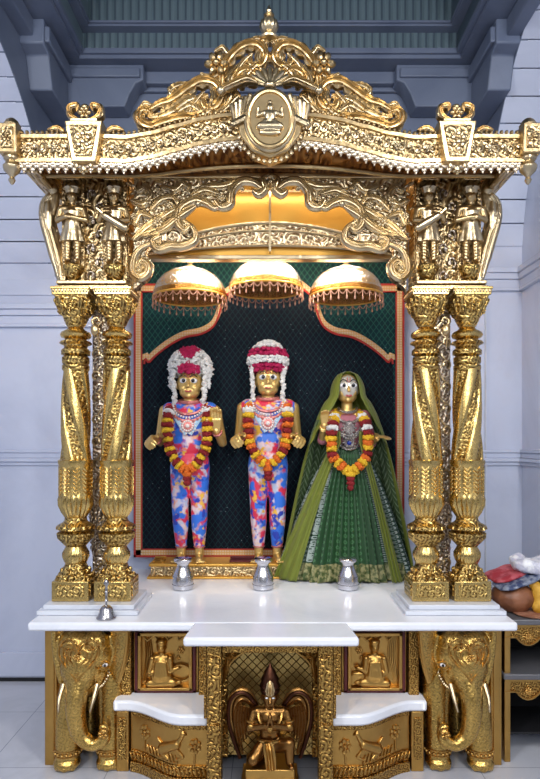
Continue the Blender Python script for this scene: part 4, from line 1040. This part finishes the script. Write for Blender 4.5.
def skirt(u, v):
    a = 2*pi*(u-.5)-pi/2; z0 = SH-.19; z = z0*(1-v)+.004*v
    w_ = .085+(.405-.085)*(v**.78); d_ = .085+(.175-.085)*v
    am = .075*min(1, v*3+.15); pl = 1+am*cos(44*a)*(1-.2*v)+.02*sin(9*a)
    cx = -.012*v
    return Vector((cx+w_*pl*cos(a), d_*pl*sin(a), z+.006*sin(13*a)*v))+L3
grid('pleated_skirt', skirt, 400, 40, M['print'], t, .003)
def veil(u, v):
    # hood round the face, opening to a cloak behind; u runs from the left front edge round the back to the right front edge
    H = HZ+.115; z = H*(1-v)+.01*v
    s_ = v
    if s_ < .13: q = sqrt(max(0, 1-(1-s_/.13)**2)); w_ = .015+.095*q; d_ = .10*q+.01
    else: q = (s_-.13)/.87; w_ = .11+.30*q**.62; d_ = .11+.06*q
    op = .62+.75*min(1, max(0, v-.16)/.22)    # opening half-angle at the front
    a = -pi/2-op-(2*pi-2*op)*u
    rip = 1+.022*cos(26*a)*min(1, v*3)
    return Vector((w_*rip*cos(a)+.006, .015+d_*rip*sin(a)*(1.0), z))+L3
grid('veil', veil, 160, 60, M['veil'], t, .003)
def sash(sg):
    def f(u, v):
        z0 = SH-.10; z = z0*(1-v)+.006
        vk = max(0, (v-.08)/.92); xc = sg*(.075+(.315 if sg < 0 else .20)*vk**.9); wd = .020+.048*v if sg < 0 else .016+.016*v
        x = xc+wd*(u-.5)*2; ws = .09+(.405-.09)*(vk**.78)+.03; ds = .105+(.175-.085)*vk+.022; k = min(.98, abs(x)/ws)
        y = -ds*sqrt(1-k*k)-.008+.007*cos(u*18+v*3)
        return Vector((x, y, z))+L3
    return f
grid('olive_drape', sash(-1), 24, 50, M['olive'], t, .003)
grid('olive_drape', sash(1), 24, 50, M['olive'], t, .003)
mb = MB()
for j, (r_, dz, ym) in enumerate(((.055, 0, .06), (.075, -.028, .075), (.088, -.07, .085), (.085, -.12, .09))):
    mb.tube([(r_*cos(a), -.025-ym*abs(sin(a))*.9, SH+.05+dz-(.03+.035*j)*abs(sin(a))) for a in [pi*k/20 for k in range(21)]], .009, 6)
for k in range(18): a = pi*k/17; mb.ell((.080*cos(a), -.09-.02*sin(a), SH-.02-.12*sin(a)), .011, 6)
for (z, r_) in ((SH-.075, .034), (SH-.165, .030)):
    mb.lathe([(.004, .0), (r_*.5, .004), (r_, .008), (r_, .014), (.001, .016)], n=24, mat=Matrix.Translation((0, -.092, z)) @ Matrix.Rotation(R(90), 4, 'X'))
    for k in range(12): a = 2*pi*k/12; mb.ell((r_*1.2*cos(a), -.10, z+r_*1.2*sin(a)), .007, 6)
mb.build('necklaces', M['jewel_s'], t, local=True)
mb = MB().ell((0, -.108, SH-.165), (.014, .006, .014)); mb.build('blue_gem', flat('blue_gem', (.01, .03, .25), .1), t, local=True)
for el, wr, d, u, cu, sg in arms3:
    mb = MB(); dd = (Vector(wr)-Vector(el)).normalized(); rot = dd.to_track_quat('Z', 'Y').to_matrix()
    for j in range(3): mb.tube([Vector(wr)-dd*(.012+.008*j)+rot @ Vector((.023*cos(a), .023*sin(a), 0)) for a in [2*pi*k/16 for k in range(16)]], .005, 6, close=True)
    mb.build('bangle', M['skin_gold'], t, local=True)
B3 = L3+Vector((0, 0, SH-.95+.0))
g3 = garland(L3, [p for p in gpts(L3+Vector((0, -.02, SH-.945)), .085, .110, .355, .965, -.115)], mir('yoywyrwryoyroyoy', 'y'), 'yellow, white and maroon garland round the veiled green statue')
tassel(g3, L3+Vector((0, -.165, SH-.350)), 'yrrr')

# gold pedestal
t = thing('gold_pedestal', (P(215, 0, 3.8).x, 3.80, TZ), 'low carved gold pedestal under the two costumed statues', 'pedestal')
xa, xb = P(148, 0, 3.70).x, P(282, 0, 3.70).x
MB().box(xa, xb, 3.66, 3.90, TZ+.001, TZ+.014).build('foot_moulding', M['gold_plain'], t, .004)
MB().box(xa+.02, xb-.02, 3.68, 3.89, TZ+.014, TZ+.075).build('carved_sides', M['gold_fine'], t, .003)
MB().box(xa+.01, xb-.01, 3.67, 3.90, TZ+.075, ped_top).build('top_board', M['gold_plain'], t, .004)
for (x, lb) in ((242, 'slim dark tray on the gold pedestal between the two costumed statues'), (160, 'slim dark tray at the left end of the gold pedestal')):
    c = P(x, 557, 3.76); w2 = .075 if x > 200 else .035
    mb = MB().box(c.x-w2, c.x+w2, 3.71, 3.78, ped_top+.001, ped_top+.012).box(c.x-w2, c.x+w2, 3.775, 3.785, ped_top+.012, ped_top+.026)
    tag(mb.build('wooden_tray', M['red_line'] if x > 200 else M['gold_base'], None, .002), lb, 'tray')

# steel pots and the hand bell
def make_pot(loc, label):
    t = thing('steel_pot', loc, label, 'pot', 'steel water pots on the altar slab'); q = dict(parent=t, local=True)
    MB().lathe([(.050, 0), (.058, .006), (.060, .03), (.058, .075), (.050, .095), (.036, .125), (.033, .14), (.040, .155), (.044, .160)], n=40).build('pot_body', M['steel'], **q)
    MB().lathe([(.050, .158), (.052, .162), (.052, .172), (.046, .178), (.02, .182), (.001, .183)], n=40).build('lid', M['steel'], **q)
    MB().tube([(.0605*cos(a), .0605*sin(a), .03) for a in [2*pi*k/32 for k in range(32)]], .002, 6, close=True).tube([(.0585*cos(a), .0585*sin(a), .075) for a in [2*pi*k/32 for k in range(32)]], .002, 6, close=True).build('engraved_bands', M['bell'], **q)
    return t
p0 = P(183, 590, 3.42); p0.z = TZ+.001; pot = make_pot(p0, 'steel pot in front of the left statue')
for x, lb in ((263, 'steel pot in front of the middle statue'), (348, 'steel pot in front of the green skirt')):
    q = P(x, 590, 3.42); q.z = TZ+.001; dup(pot, q, lb)
bl = P(106.5, 619, 2.86); bl.z = TZ+.001; bl.y = 2.858
t = thing('hand_bell', bl, 'small silver hand bell standing before the left plinth', 'bell'); q = dict(parent=t, local=True)
MB().lathe([(.046, 0), (.047, .006), (.040, .014), (.034, .030), (.030, .045), (.020, .058), (.006, .064)], n=36).build('bell_body', M['bell'], **q)
MB().lathe([(.005, .062), (.006, .078), (.010, .084), (.006, .09), (.006, .12), (.009, .126), (.006, .132), (.006, .155), (.010, .16), (.012, .170), (.008, .18), (.002, .186)], n=16).build('bell_handle', M['bell'], **q)
# ------------------------------------------------------------------ carved base under the slab
SZ = TZ-.043
t = thing('altar_base', (0, 3.2, 0), 'antique gold carved altar base with pillars, framed reliefs and central niche', 'altar base')
for x0, x1 in ((-1.108, -1.048), (1.085, 1.140)):
    MB().box(x0, x1, 2.95, 3.05, 0, SZ).build('outer_post', M['gold_base'], t, .004)
    MB().box(x0+.012, x1-.012, 2.944, 2.952, .03, SZ-.03).build('post_fillet', M['gold_base'], t, .002)
MB().box(-1.10, 1.13, 3.30, 3.34, 0, SZ).build('rear_board', M['bronze_dark'], t)
for x in (-1.10, 1.10): MB().box(x-.01, x+.02, 3.05, 3.30, 0, SZ).build('side_board', M['gold_base'], t)
for sg in (-1, 1):
    def bx(x0, x1, *a): xs = sorted((sg*x0, sg*x1)); return MB().box(xs[0], xs[1], *a)
    # upper panel, its frame and pilaster
    bx(.36, .68, 3.00, 3.04, .30, SZ).build('upper_panel', M['gold_base'], t)
    bx(.685, .735, 2.955, 3.04, .30, SZ).build('pilaster', M['gold_base_fine'], t, .005)
    bx(.305, .352, 2.955, 3.04, .30, SZ).build('pilaster', M['gold_base_fine'], t, .005)
    fr = MB(); 
    for a in ((.655, .672, .345, .66), (.368, .385, .345, .66)): xs = sorted((sg*a[0], sg*a[1])); fr.box(xs[0], xs[1], 2.975, 3.0, a[2], a[3])
    xs = sorted((sg*.368, sg*.672)); fr.box(xs[0], xs[1], 2.975, 3.0, .645, .662).box(xs[0], xs[1], 2.975, 3.0, .345, .36)
    fr.build('maroon_frame', M['red_line'], t, .003)
    fr = MB()
    for a in ((.638, .655, .36, .645), (.385, .402, .36, .645)): xs = sorted((sg*a[0], sg*a[1])); fr.box(xs[0], xs[1], 2.965, 3.0, a[2], a[3])
    xs = sorted((sg*.385, sg*.655)); fr.box(xs[0], xs[1], 2.965, 3.0, .628, .645).box(xs[0], xs[1], 2.965, 3.0, .36, .374)
    fr.build('gilt_frame', M['gold_base'], t, .003)
    bx(.36, .68, 2.955, 3.0, .665, SZ).build('frieze', M['gold_base_fine'], t, .004)
    # relief: person seated with bowl, under a looped curtain
    cx = sg*.52; yb = 2.992; mb = MB()
    def E(x, z, rx, rz, ry=.014): mb.ell((cx+x*sg, yb, z), (rx, ry, rz), 12)
    def Kp(x, z, x2, z2, r, r2=None): mb.cap((cx+x*sg, yb, z), (cx+x2*sg, yb, z2), r, r2, 10)
    s_ = 1
    ox = .02 if sg < 0 else .0
    E(ox, .572, .027, .033, .034); E(ox, .596, .031, .020, .036); E(ox, .568, .007, .009, .042); Kp(ox, .53, ox, .56, .016); Kp(ox-.035, .515, ox+.035, .515, .020); E(ox, .475, .046, .055, .034); yb -= .014; E(ox, .43, .055, .04, .02)
    Kp(ox+.045, .515, ox+.06, .45, .016, .013); Kp(ox+.06, .45, ox-.02, .425, .013, .010); Kp(ox-.045, .515, ox-.05, .455, .016, .013); Kp(ox-.05, .455, ox-.085, .47, .012, .009)
    yb += .008; Kp(ox-.06, .395, ox+.06, .39, .024, .022); Kp(ox-.02, .41, ox-.09, .395, .02, .014)
    for k in range(4): Kp(ox-.085+.006*k, .478-.004*k, ox-.10+.006*k, .472-.005*k, .0045)
    yb = 2.992
    for k in (-2, -1, 0, 1, 2): mb.cap((cx+sg*ox+k*.012, 2.964, .50), (cx+sg*ox+k*.016, 2.962, .43), .0035, .0035, 6)
    mb.remesh('seated_person_relief', M['gold_base'], t, .0042, 2)
    mb = MB()
    if sg < 0: mb.tube([(cx+.085*cos(a)+(-.08)*0, yb-.005, .44+.04*sin(a)) for a in [2*pi*k/20 for k in range(20)]], .008, 6, close=True); mb.v = [Vector(((p.x-cx)*.6+cx+.075, p.y, p.z)) for p in mb.v]
    else: mb.prism([(cx-.12, .385), (cx-.03, .385), (cx-.02, .43), (cx-.13, .43)], yb-.012, yb+.005); mb.ell((cx-.08, yb-.002, .432), (.04, .012, .016))
    for k in range(5): mb.tube([(cx-.115+.058*k+.0, yb+.003, .622), (cx-.09+.052*k, yb-.002, .600), (cx-.06+.052*k, yb+.003, .622)], .006, 6)
    for k in range(4): mb.tube(cr([Vector((cx+sg*(.105-.008*k), yb+.004, .62)), Vector((cx+sg*(.100-.010*k), yb, .52)), Vector((cx+sg*(.112-.004*k), yb+.004, .40))], 5), .004, 5)
    mb.flower(Vector((cx-sg*.075, yb, .55)), .02, 6, .4).flower(Vector((cx-sg*.06, yb, .51)), .014, 6, .4)
    mb.build('curtain_relief', M['gold_base'], t)
    # lower curved panel with deer
    def fy(x):      # front line of the seat; x distance from the middle
        if x > .69: return 2.885
        if x < .40: return 2.735
        u = (.69-x)/.29; return 2.885-.15*(u*u*(3-2*u))
    xs_ = [.29+.385*k/24 for k in range(25)]
    pl = [(sg*x, fy(x)+.03) for x in xs_]; MB().prism(pl+[(sg*.675, 3.0), (sg*.29, 3.0)], 0.0, .290, 'z').build('lower_panel', M['gold_base'], t)
    mb = MB()
    for z0_, z1_, o in ((.268, .290, .012), (.05, .10, .010), (.0, .05, .022)):
        mb.prism([(sg*x, fy(x)+.03-o) for x in xs_]+[(sg*.675, fy(.675)+.04), (sg*.29, fy(.29)+.04)], z0_, z1_, 'z')
    mb.build('curved_moulding', M['gold_base_fine'], t, .003)
    mb = MB()
    for k in range(20):
        x = .30+.37*k/19; mb.ell((sg*x, fy(x)+.018, .075), (.006, .008, .022), 8, Matrix.Rotation(sg*.35, 3, 'Y'))
    mb.build('leaf_course', M['gold_base'], t)
    mb = MB()
    def Dp(x, z): return Vector((sg*x, fy(x)+.026, z))
    mb.cap(Dp(.50, .16), Dp(.43, .195), .026, .020).cap(Dp(.43, .195), Dp(.405, .235), .014, .010).ell(Dp(.40, .248), (.014, .012, .011)).cap(Dp(.40, .248), Dp(.385, .242), .008, .005)
    mb.cap(Dp(.405, .256), Dp(.415, .275), .004, .003).cap(Dp(.40, .256), Dp(.402, .275), .004, .003)
    mb.cap(Dp(.44, .18), Dp(.40, .14), .011, .007).cap(Dp(.40, .14), Dp(.435, .122), .007, .005).cap(Dp(.51, .15), Dp(.475, .12), .016, .008).cap(Dp(.475, .12), Dp(.53, .112), .007, .005).cap(Dp(.50, .17), Dp(.53, .20), .010, .006)
    mb.remesh('deer_relief', M['gold_base'], t, .004, 2)
    for bxp, bz in ((.60, .20), (.345, .19)):
        mb = MB()
        for k in range(7): a = 2*pi*k/7; mb.ell(Dp(bxp+.020*cos(a), bz+.026*sin(a)), (.010, .008, .011), 8)
        mb.ell(Dp(bxp, bz), .010, 8); mb.tube([Dp(bxp, bz), Dp(bxp+.004, bz-.09)], .004, 6); mb.build('tree_relief', M['gold_base'], t)
    mb = MB().tube([Dp(.43+.018*k, .108) for k in range(9)], .004, 5)
    for k in range(9): x = .43+.018*k; mb.tube([Dp(x, .105), Dp(x+.006, .13), Dp(x+.014, .145)], .004, 5)
    mb.build('grass_relief', M['gold_base'], t)
    mb = bx(.682, .742, 2.895, 3.0, 0, .290); mb.build('seat_post', M['gold_base'], t, .004)
    bx(.694, .730, 2.888, 2.896, .06, .26).build('post_inlay', M['gold_base_fine'], t, .002)
    # seat slab
    seat = [(sg*x, fy(x)) for x in [.282+.0193*k for k in range(25)]]+[(sg*.757, 2.885), (sg*.757, 2.998), (sg*.282, 2.998)]
    tag(MB().prism(seat, .292, .344, 'z').build('seat_slab', M['white_marble'], None, .014), 'low white marble seat slab with a curved front, %s of the winged statue' % ('left' if sg < 0 else 'right'), 'seat slab', 'curved marble seat slabs')
    # central posts
    bx(.215, .280, 2.655, 2.72, 0, SZ).build('niche_post', M['gold_base_fine'], t, .004)
    bx(.222, .272, 2.645, 2.656, .36, .64).build('post_inlay', M['gold_base_swirl'], t, .003)
    bx(.222, .272, 2.645, 2.656, .04, .34).build('post_inlay', M['gold_base_swirl'], t, .003)
    bx(.255, .275, 2.72, 3.0, 0, SZ).build('niche_side', M['gold_base'], t)
    mb = bx(.285, .298, 2.70, 2.99, .345, SZ); mb.build('side_strip', M['gold_base_fine'], t, .003)
MB().box(-.212, .212, 2.66, 2.72, .655, SZ).build('niche_frieze', M['gold_base_fine'], t, .004)
MB().box(-.25, .25, 2.86, 2.88, .10, SZ).build('niche_back', M['gold_lattice'], t)
# arch spandrels in front of the lattice
ar = [(.20*cos(a), .50+.125*sin(a)) for a in [pi*k/30 for k in range(31)]]
MB().prism([(.235, .655), (.235, .10), (.20, .10)]+ar+[(-.20, .10), (-.235, .10), (-.235, .655)], 2.835, 2.86).build('niche_arch', M['gold_base_swirl'], t, .003)
mb = MB()
for sg in (-1, 1):
    mb.leaf(cr([Vector((sg*.05, 2.83, .635)), Vector((sg*.10, 2.83, .615)), Vector((sg*.15, 2.83, .62)), Vector((sg*.185, 2.83, .59)), Vector((sg*.165, 2.83, .575)), Vector((sg*.155, 2.83, .59))], 6), .014, 5, .5, .01)
    mb.leaf(cr([Vector((sg*.20, 2.83, .58)), Vector((sg*.205, 2.83, .53)), Vector((sg*.218, 2.83, .46))], 6), .014, 5, .5, .01)
mb.tube([(x, 2.832, z) for x, z in ar], .006, 6); mb.build('arch_leaves', M['gold_base'], t)

# ------------------------------------------------------------------ elephants
def make_elephant(cx, sg, label):
    t = thing('elephant_statue', (cx, 2.99, 0), label, 'elephant statue', 'gold elephants supporting the altar slab'); q = dict(parent=t, local=True)
    # sg=+1: modelled as the left-hand elephant, its trunk curling towards +x; mirrored for the other
    def V(x, y, z): return Vector((x*sg, y, z))
    mb = MB()
    mb.ell(V(0, .13, .46), (.125, .20, .19), 24)
    mb.ell(V(-.01, -.045, .555), (.125, .10, .115), 24).ell(V(-.055, -.075, .605), (.062, .06, .065)).ell(V(.035, -.075, .61), (.062, .06, .062))
    mb.ell(V(-.018, -.09, .50), (.088, .07, .11), 20).ell(V(-.02, -.105, .44), (.064, .055, .085), 20)
    tp = cr([V(-.022, -.115, .43), V(-.025, -.14, .36), V(-.022, -.145, .28), V(-.005, -.145, .205), V(.04, -.15, .165), V(.085, -.15, .180), V(.098, -.145, .215), V(.088, -.14, .24)], 6); n = len(tp)
    for i in range(n-1):
        r0 = .052-.033*(i/n)**.8; mb.cap(tp[i], tp[i+1], r0, .052-.033*((i+1)/n)**.8, 12)
    mb.cap(V(.05, -.07, .47), V(.035, -.09, .40), .035, .022)      # lower jaw and cheek
    for x, y, r_ in ((-.088, -.045, .052), (.088, -.035, .050)):
        mb.cap(V(x*.9, y+.06, .42), V(x, y, .20), .070, r_, 18).cap(V(x, y, .20), V(x, y-.004, .045), r_, r_*1.02, 18); mb.ell(V(x, y-.012, .03), (r_*1.12, r_*1.15, .034), 18)
        for k in (-1, 0, 1): mb.ell(V(x+k*.030, y-.052+abs(k)*.010, .020), (.017, .014, .019), 10)
    for x in (-.07, .07): mb.cap(V(x, .22, .40), V(x, .22, .04), .06, .05, 14)
    # ears
    def ear(s_, tip):
        for k in range(15):
            u = k/14; a = V(s_*.105, -.06, .665-.20*u); b = V(s_*tip*(1-.22*u*u), -.085, .672-.235*u-.01); mb.cap(a, b, .014, .013, 8)
    ear(1, .175); ear(-1, .135)
    b = mb.remesh('body', M['ele'], t, .0055, 3, local=True)
    mb = MB().tube([V(.175*(1-.22*u*u), -.092, .672-.235*u-.01) for u in [k/10 for k in range(11)]], .008, 6).tube([V(.12+.055*u, -.08-.012*u, .668-.006*u) for u in (0, .5, 1)], .008, 6); mb.build('ear_rim', M['gold_base'], b, local=True)
    for x, lx in ((.055, .075), (-.085, -.098)):
        mb = MB(); pth = cr([V(x, -.115, .425), V(x-.004, -.155, .375), V(x-.012 if x > 0 else x, -.178, .325)], 6); m_ = len(pth)
        mb.tube(pth, [.012*(1-.75*i/m_) for i in range(m_)], 10); mb.build('tusk', M['gold_pale'], b, local=True)
    mb = MB().ell(V(.082, -.098, .51), (.013, .010, .010)); mb.build('eye', M['eye_white'], b, local=True)
    MB().ell(V(.084, -.107, .51), (.006, .004, .007)).build('pupil', M['pupil'], b, local=True)
    MB().tube(cr([V(.064, -.115, .527), V(.084, -.108, .528), V(.100, -.085, .515)], 5), .004, 6).tube(cr([V(.064, -.118, .50), V(.084, -.112, .492), V(.100, -.085, .498)], 5), .004, 6).build('eyelid', M['gold_base'], b, local=True)
    # head cloth: heart-shaped embroidered cap with beads
    mb = MB(); hc = []
    for k in range(36):
        a = 2*pi*k/36; x = 16*sin(a)**3/16; z = (13*cos(a)-5*cos(2*a)-2*cos(3*a)-cos(4*a))/16; hc.append((x, z))
    for sc_, r_ in ((.085, .005), (.062, .0035), (.04, .004)):
        pts = []
        for x, z in hc:
            X = -.018+x*sc_; Z = .56+z*sc_*1.25; dx = (X+.015)/.14; dz = (Z-.55)/.16; Y = -.155*sqrt(max(.05, 1-dx*dx*.85-dz*dz*.55))+.0 if Z > .5 else -.158+.02*abs(dx)
            pts.append(V(X, Y, Z))
        mb.tube(pts, r_, 6, close=True)
    for k in range(10):
        a = 2*pi*k/10; mb.ell(V(-.055+.03*cos(a), -.142, .62+.028*sin(a)), .006, 6); mb.ell(V(.04+.03*cos(a), -.142, .622+.028*sin(a)), .006, 6)
    mb.flower(V(-.018, -.162, .565), .018, 6, .4); mb.build('head_ornament', M['gold_base'], b, local=True)
    mb = MB()
    for x, y, r_ in ((-.088, -.045, .056), (.088, -.035, .054)):
        for k in range(18): a = 2*pi*k/18; mb.ell(V(x+r_*cos(a), y+r_*sin(a), .082), .0085, 8)
        for zz in (.095, .069): mb.tube([V(x+r_*cos(a), y+r_*sin(a), zz) for a in [2*pi*k/20 for k in range(20)]], .004, 6, close=True)
    mb.build('anklets', M['gold_base'], b, local=True)
    mb = MB()
    for k in range(12): u = k/11; mb.ell(V(.10-.055*u, -.055-.055*u+.01, .49-.09*u-.03*sin(pi*u)), .0075, 8)
    mb.build('bead_strap', M['gold_pale'], b, local=True)
    MB().ell(V(.095, -.165, .222), (.022, .018, .026)).flower(V(.095, -.182, .222), .022, 5, .5).build('lotus_bud', M['gold_base'], b, local=True)
    t.scale = (1.15, 1.1, 1.02)
    return t
make_elephant(-.888, 1, 'gold elephant statue on the left with its trunk curled inward')
make_elephant(.925, -1, 'gold elephant statue on the right, next to the side shelf')

# ------------------------------------------------------------------ kneeling winged statue in the niche
B = Vector((0, 2.69, .005))
t = thing('statue_stand', B, 'stepped gold stand carrying the winged statue in the central niche', 'stand'); q = dict(parent=t, local=True)
MB().box(-.132, .132, -.075, .09, 0, .05).box(-.12, .12, -.065, .09, .05, .085).box(-.125, .125, -.07, .09, .085, .10).box(-.108, .108, -.055, .09, .10, .145).build('stand_steps', M['gold_base'], bevel=.004, **q)
B = Vector((0, 2.70, .152))
t = thing('winged_statue', B, 'kneeling dark bronze winged statue with joined palms and tall crown', 'statue'); q = dict(parent=t, local=True)
mb = MB()
mb.ell((0, -.02, .30), (.034, .035, .040), 18).ell((0, -.03, .278), (.025, .025, .024)).cap((0, -.055, .302), (0, -.06, .288), .004, .007).cap((0, -.06, .288), (0, -.066, .278), .006, .003)
for s_ in (-1, 1): mb.ell((s_*.036, -.015, .298), (.006, .010, .014))
mb.cap((0, 0, .24), (0, -.005, .265), .020).cap((-.055, .0, .225), (.055, 0, .225), .026).ell((0, 0, .19), (.060, .042, .055)).ell((0, .005, .13), (.048, .038, .05)).ell((0, .01, .08), (.058, .045, .04))
for s_ in (-1, 1):
    mb.cap((s_*.070, 0, .222), (s_*.092, -.025, .165), .022, .018).cap((s_*.092, -.025, .165), (s_*.018, -.075, .195), .017, .012)
    hand(mb, (s_*.010, -.078, .198), (-s_*.12, -.25, 1), (s_, 0, .2), .62, .06, flip=s_)
mb.cap((.03, 0, .075), (.085, -.035, .10), .034, .028).cap((.085, -.035, .10), (.088, -.04, .02), .026, .018).cap((.088, -.04, .012), (.095, -.072, .010), .014, .011)
mb.cap((-.03, 0, .075), (-.075, -.045, .035), .034, .026).cap((-.075, -.045, .030), (-.03, .05, .022), .024, .016).cap((-.03, .05, .022), (.0, .07, .018), .014, .011)
b = mb.remesh('body', M['bronze'], t, .0035, 2, local=True)
MB().lathe([(.040, 0), (.044, .012), (.040, .02), (.046, .03, .05), (.038, .05), (.040, .062), (.028, .085), (.026, .095), (.012, .115), (.004, .13)], (0, -.012, .318), 36, flute=12).build('crown', M['bronze_dark'], b, local=True)
MB().leaf(cr([Vector((0, -.058, .318)), Vector((0, -.06, .345)), Vector((0, -.05, .385))], 5), .022, 3, .4, .01).build('crown_plate', M['gold'], b, local=True)
mb = MB()
for s_ in (-1, 1): mb.ell((s_*.014, -.051, .308), (.007, .004, .004), 8)
mb.build('eyes', M['eye_white'], b, local=True)
mb = MB(); mb.tube([(.052*cos(a), -.028-.035*abs(sin(a)), .232-.05*abs(sin(a))) for a in [pi*k/16 for k in range(17)]], .007, 6).ell((0, -.06, .175), (.012, .008, .014))
for s_ in (-1, 1):
    mb.tube([(s_*.084+.022*cos(a), -.012+.020*sin(a), .195) for a in [2*pi*k/14 for k in range(14)]], .005, 6, close=True)
    mb.ell((s_*.085, -.04, .18), (.016, .014, .012))
mb.build('armlets_and_necklace', M['gold_base'], b, local=True)
mb = MB().leaf(cr([Vector((-.01, -.065, .12)), Vector((.0, -.085, .07)), Vector((.005, -.075, .005))], 6), .024, 0, .5, .01, 0, (.7, .9)).tube([(.056*cos(a), .005+.046*sin(a), .108) for a in [2*pi*k/20 for k in range(20)]], .008, 6, close=True)
mb.build('waistcloth', M['gold_base'], b, local=True)
for s_ in (-1, 1):
    mb = MB()
    mb.leaf(cr([Vector((s_*.060, .045, .215)), Vector((s_*.095, .04, .27)), Vector((s_*.135, .035, .285)), Vector((s_*.165, .03, .25)), Vector((s_*.168, .03, .18)), Vector((s_*.150, .03, .10)), Vector((s_*.125, .03, .02))], 8), .030, 0, .3, .012, 0, (.5, .15))
    for k in range(7):
        x0 = .150-.011*k; mb.leaf(cr([Vector((s_*x0, .025, .25-.004*k)), Vector((s_*(x0+.010-.002*k), .02, .17)), Vector((s_*(x0-.010), .02, .05+.014*k))], 6), .0085, 0, .6, .008, 0, (.6, .2))
    mb.build('wing', M['bronze'], b, local=True)
    mb = MB().tube(cr([Vector((s_*.055, .03, .225)), Vector((s_*.095, .02, .29)), Vector((s_*.140, .015, .305)), Vector((s_*.182, .015, .265)), Vector((s_*.188, .015, .18)), Vector((s_*.165, .015, .09)), Vector((s_*.135, .015, .01))], 8), .009, 8)
    mb.build('wing_edge', M['bronze_dark'], b, local=True)

# ------------------------------------------------------------------ side shelf and what lies on it
x0 = 1.165; x1 = 1.64
t = thing('side_shelf', (1.4, 3.1, 0), 'small gold side shelf with grey marble boards and scalloped aprons at the right', 'shelf')
MB().box(x1-.04, x1, 2.98, 3.02, 0, .684).build('post', M['gold_base'], t, .003); MB().box(x0, x0+.03, 2.98, 3.02, 0, .684).build('post', M['gold_base'], t, .003)
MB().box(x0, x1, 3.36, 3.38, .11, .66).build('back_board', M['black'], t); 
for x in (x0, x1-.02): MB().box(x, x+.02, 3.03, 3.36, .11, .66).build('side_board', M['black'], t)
for zz in (.685, .415):
    MB().box(x0-.01, x1+.01, 2.96, 3.38, zz, zz+.028).build('marble_board', M['shelf_marble'], t, .005)
    w_ = (x1-x0); cxs = (x0+x1)/2; top_ = zz-.002; pts = [(x0, top_)]
    for k in range(41):
        u = k/40; d = .070+.038*max(0, cos((u*4-1)*pi))**.8 if u < .5 else .070+.038*max(0, cos((u*4-3)*pi))**.8; pts.append((x0+w_*u, top_-d))
    pts.append((x1, top_)); ap_ = MB().prism(pts, 2.985, 3.005).build('scalloped_apron', M['gold_base_fine'], t, .002)
    MB().tube([(p[0], 2.982, p[1]+.006) for p in pts[1:-1]], .0055, 6).flower(Vector((x0+w_*.25, 2.978, top_-.06)), .02, 8, .5).flower(Vector((x0+w_*.75, 2.978, top_-.06)), .02, 8, .5).box(x0, x1, 2.975, 2.99, top_-.012, top_).build('apron_trim', M['gold_base'], ap_)
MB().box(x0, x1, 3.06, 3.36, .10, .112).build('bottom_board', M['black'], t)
def blobmat(name, c0, c1, sc=20, rough=.6):
    m = NT(name); n1 = m.noise(m.obj(), sc, 3).outputs[0]; m.bump(n1, .01); return m.out(m.mix(m.ramp(n1, [(.42, (0, 0, 0)), (.58, (1, 1, 1))]), c0, c1), rough, 0)
c = P(506, 602, 3.12)
tp_ = .714
mb = MB().lathe([(.045, 0), (.075, .012), (.105, .045), (.112, .075), (.10, .11), (.07, .135), (.045, .145), (.05, .155), (.04, .157)], (c.x+.035, 3.12, tp_), 32, sc=(1, .95))
tag(mb.build('clay_pot', blobmat('brown_clay', (.17, .06, .025), (.28, .11, .05), 12, .45)), 'round brown clay pot on the side shelf under the folded packets', 'pot')
mb = MB().cap((1.375, 3.05, tp_+.042), (1.365, 3.06, tp_+.13), .036, .030).cap((1.365, 3.06, tp_+.13), (1.33, 3.07, tp_+.165), .030, .02).ell((1.372, 3.05, tp_+.04), (.042, .036, .04))
tag(mb.remesh('cloth_pouch', blobmat('mustard_cloth', (.55, .28, .02), (.75, .42, .05)), None, .006, 3), 'mustard yellow cloth pouch leaning beside the brown clay pot', 'pouch')
def packet(name, c, sx, sy, h, rz, mat, label, tilt=0, amp=.012):
    t = thing(name, c, label, 'packet'); ca, sa = cos(rz), sin(rz)
    def f(u, v):
        a = 2*pi*u; e = -pi/2+pi*v; se = lambda q, p: (abs(q)**p)*(1 if q >= 0 else -1)
        x = sx*se(cos(e), .5)*se(cos(a), .5); y = sy*se(cos(e), .5)*se(sin(a), .5); z = h*se(sin(e), .6)
        nn = noise.noise(Vector((x, y, z))*16+Vector(c)*5)*amp; z += nn+x*tilt
        return Vector((x*ca-y*sa, x*sa+y*ca, z+h))+Vector(c)
    o = grid(name+'_wrap', f, 48, 20, mat, t); return t
packet('red_packet', (1.245, 3.17, tp_+.165), .10, .09, .016, .3, blobmat('red_wrap', (.35, .02, .03), (.50, .10, .12)), 'crumpled red packet lying on the clay pot', .25)
packet('blue_packet', (1.28, 3.10, tp_+.148), .12, .08, .014, .2, blobmat('blue_wrap', (.04, .06, .14), (.25, .28, .36), 30), 'flat dark blue packet lying on the clay pot', .28)
packet('printed_bag', (1.385, 3.14, tp_+.195), .12, .09, .035, -.15, blobmat('white_printed_plastic', (.50, .50, .60), (.80, .80, .82), 26, .35), 'white printed plastic bag heaped on the packets', -.1, .03)
packet('yellow_packet', (1.455, 3.13, tp_+.002), .055, .07, .135, .0, blobmat('yellow_wrap', (.78, .52, .08), (.85, .68, .25)), 'yellow packet standing at the right behind the pouch', 0, .02)
MB_ = MB().lathe([(.06, 0), (.09, .004), (.095, .010), (.06, .012), (.001, .012)], (1.33, 3.02+.03, tp_-.0), 32); tag(MB_.build('clay_saucer', blobmat('terracotta', (.30, .12, .07), (.42, .2, .12)), None), 'flat terracotta saucer at the front of the side shelf', 'saucer')
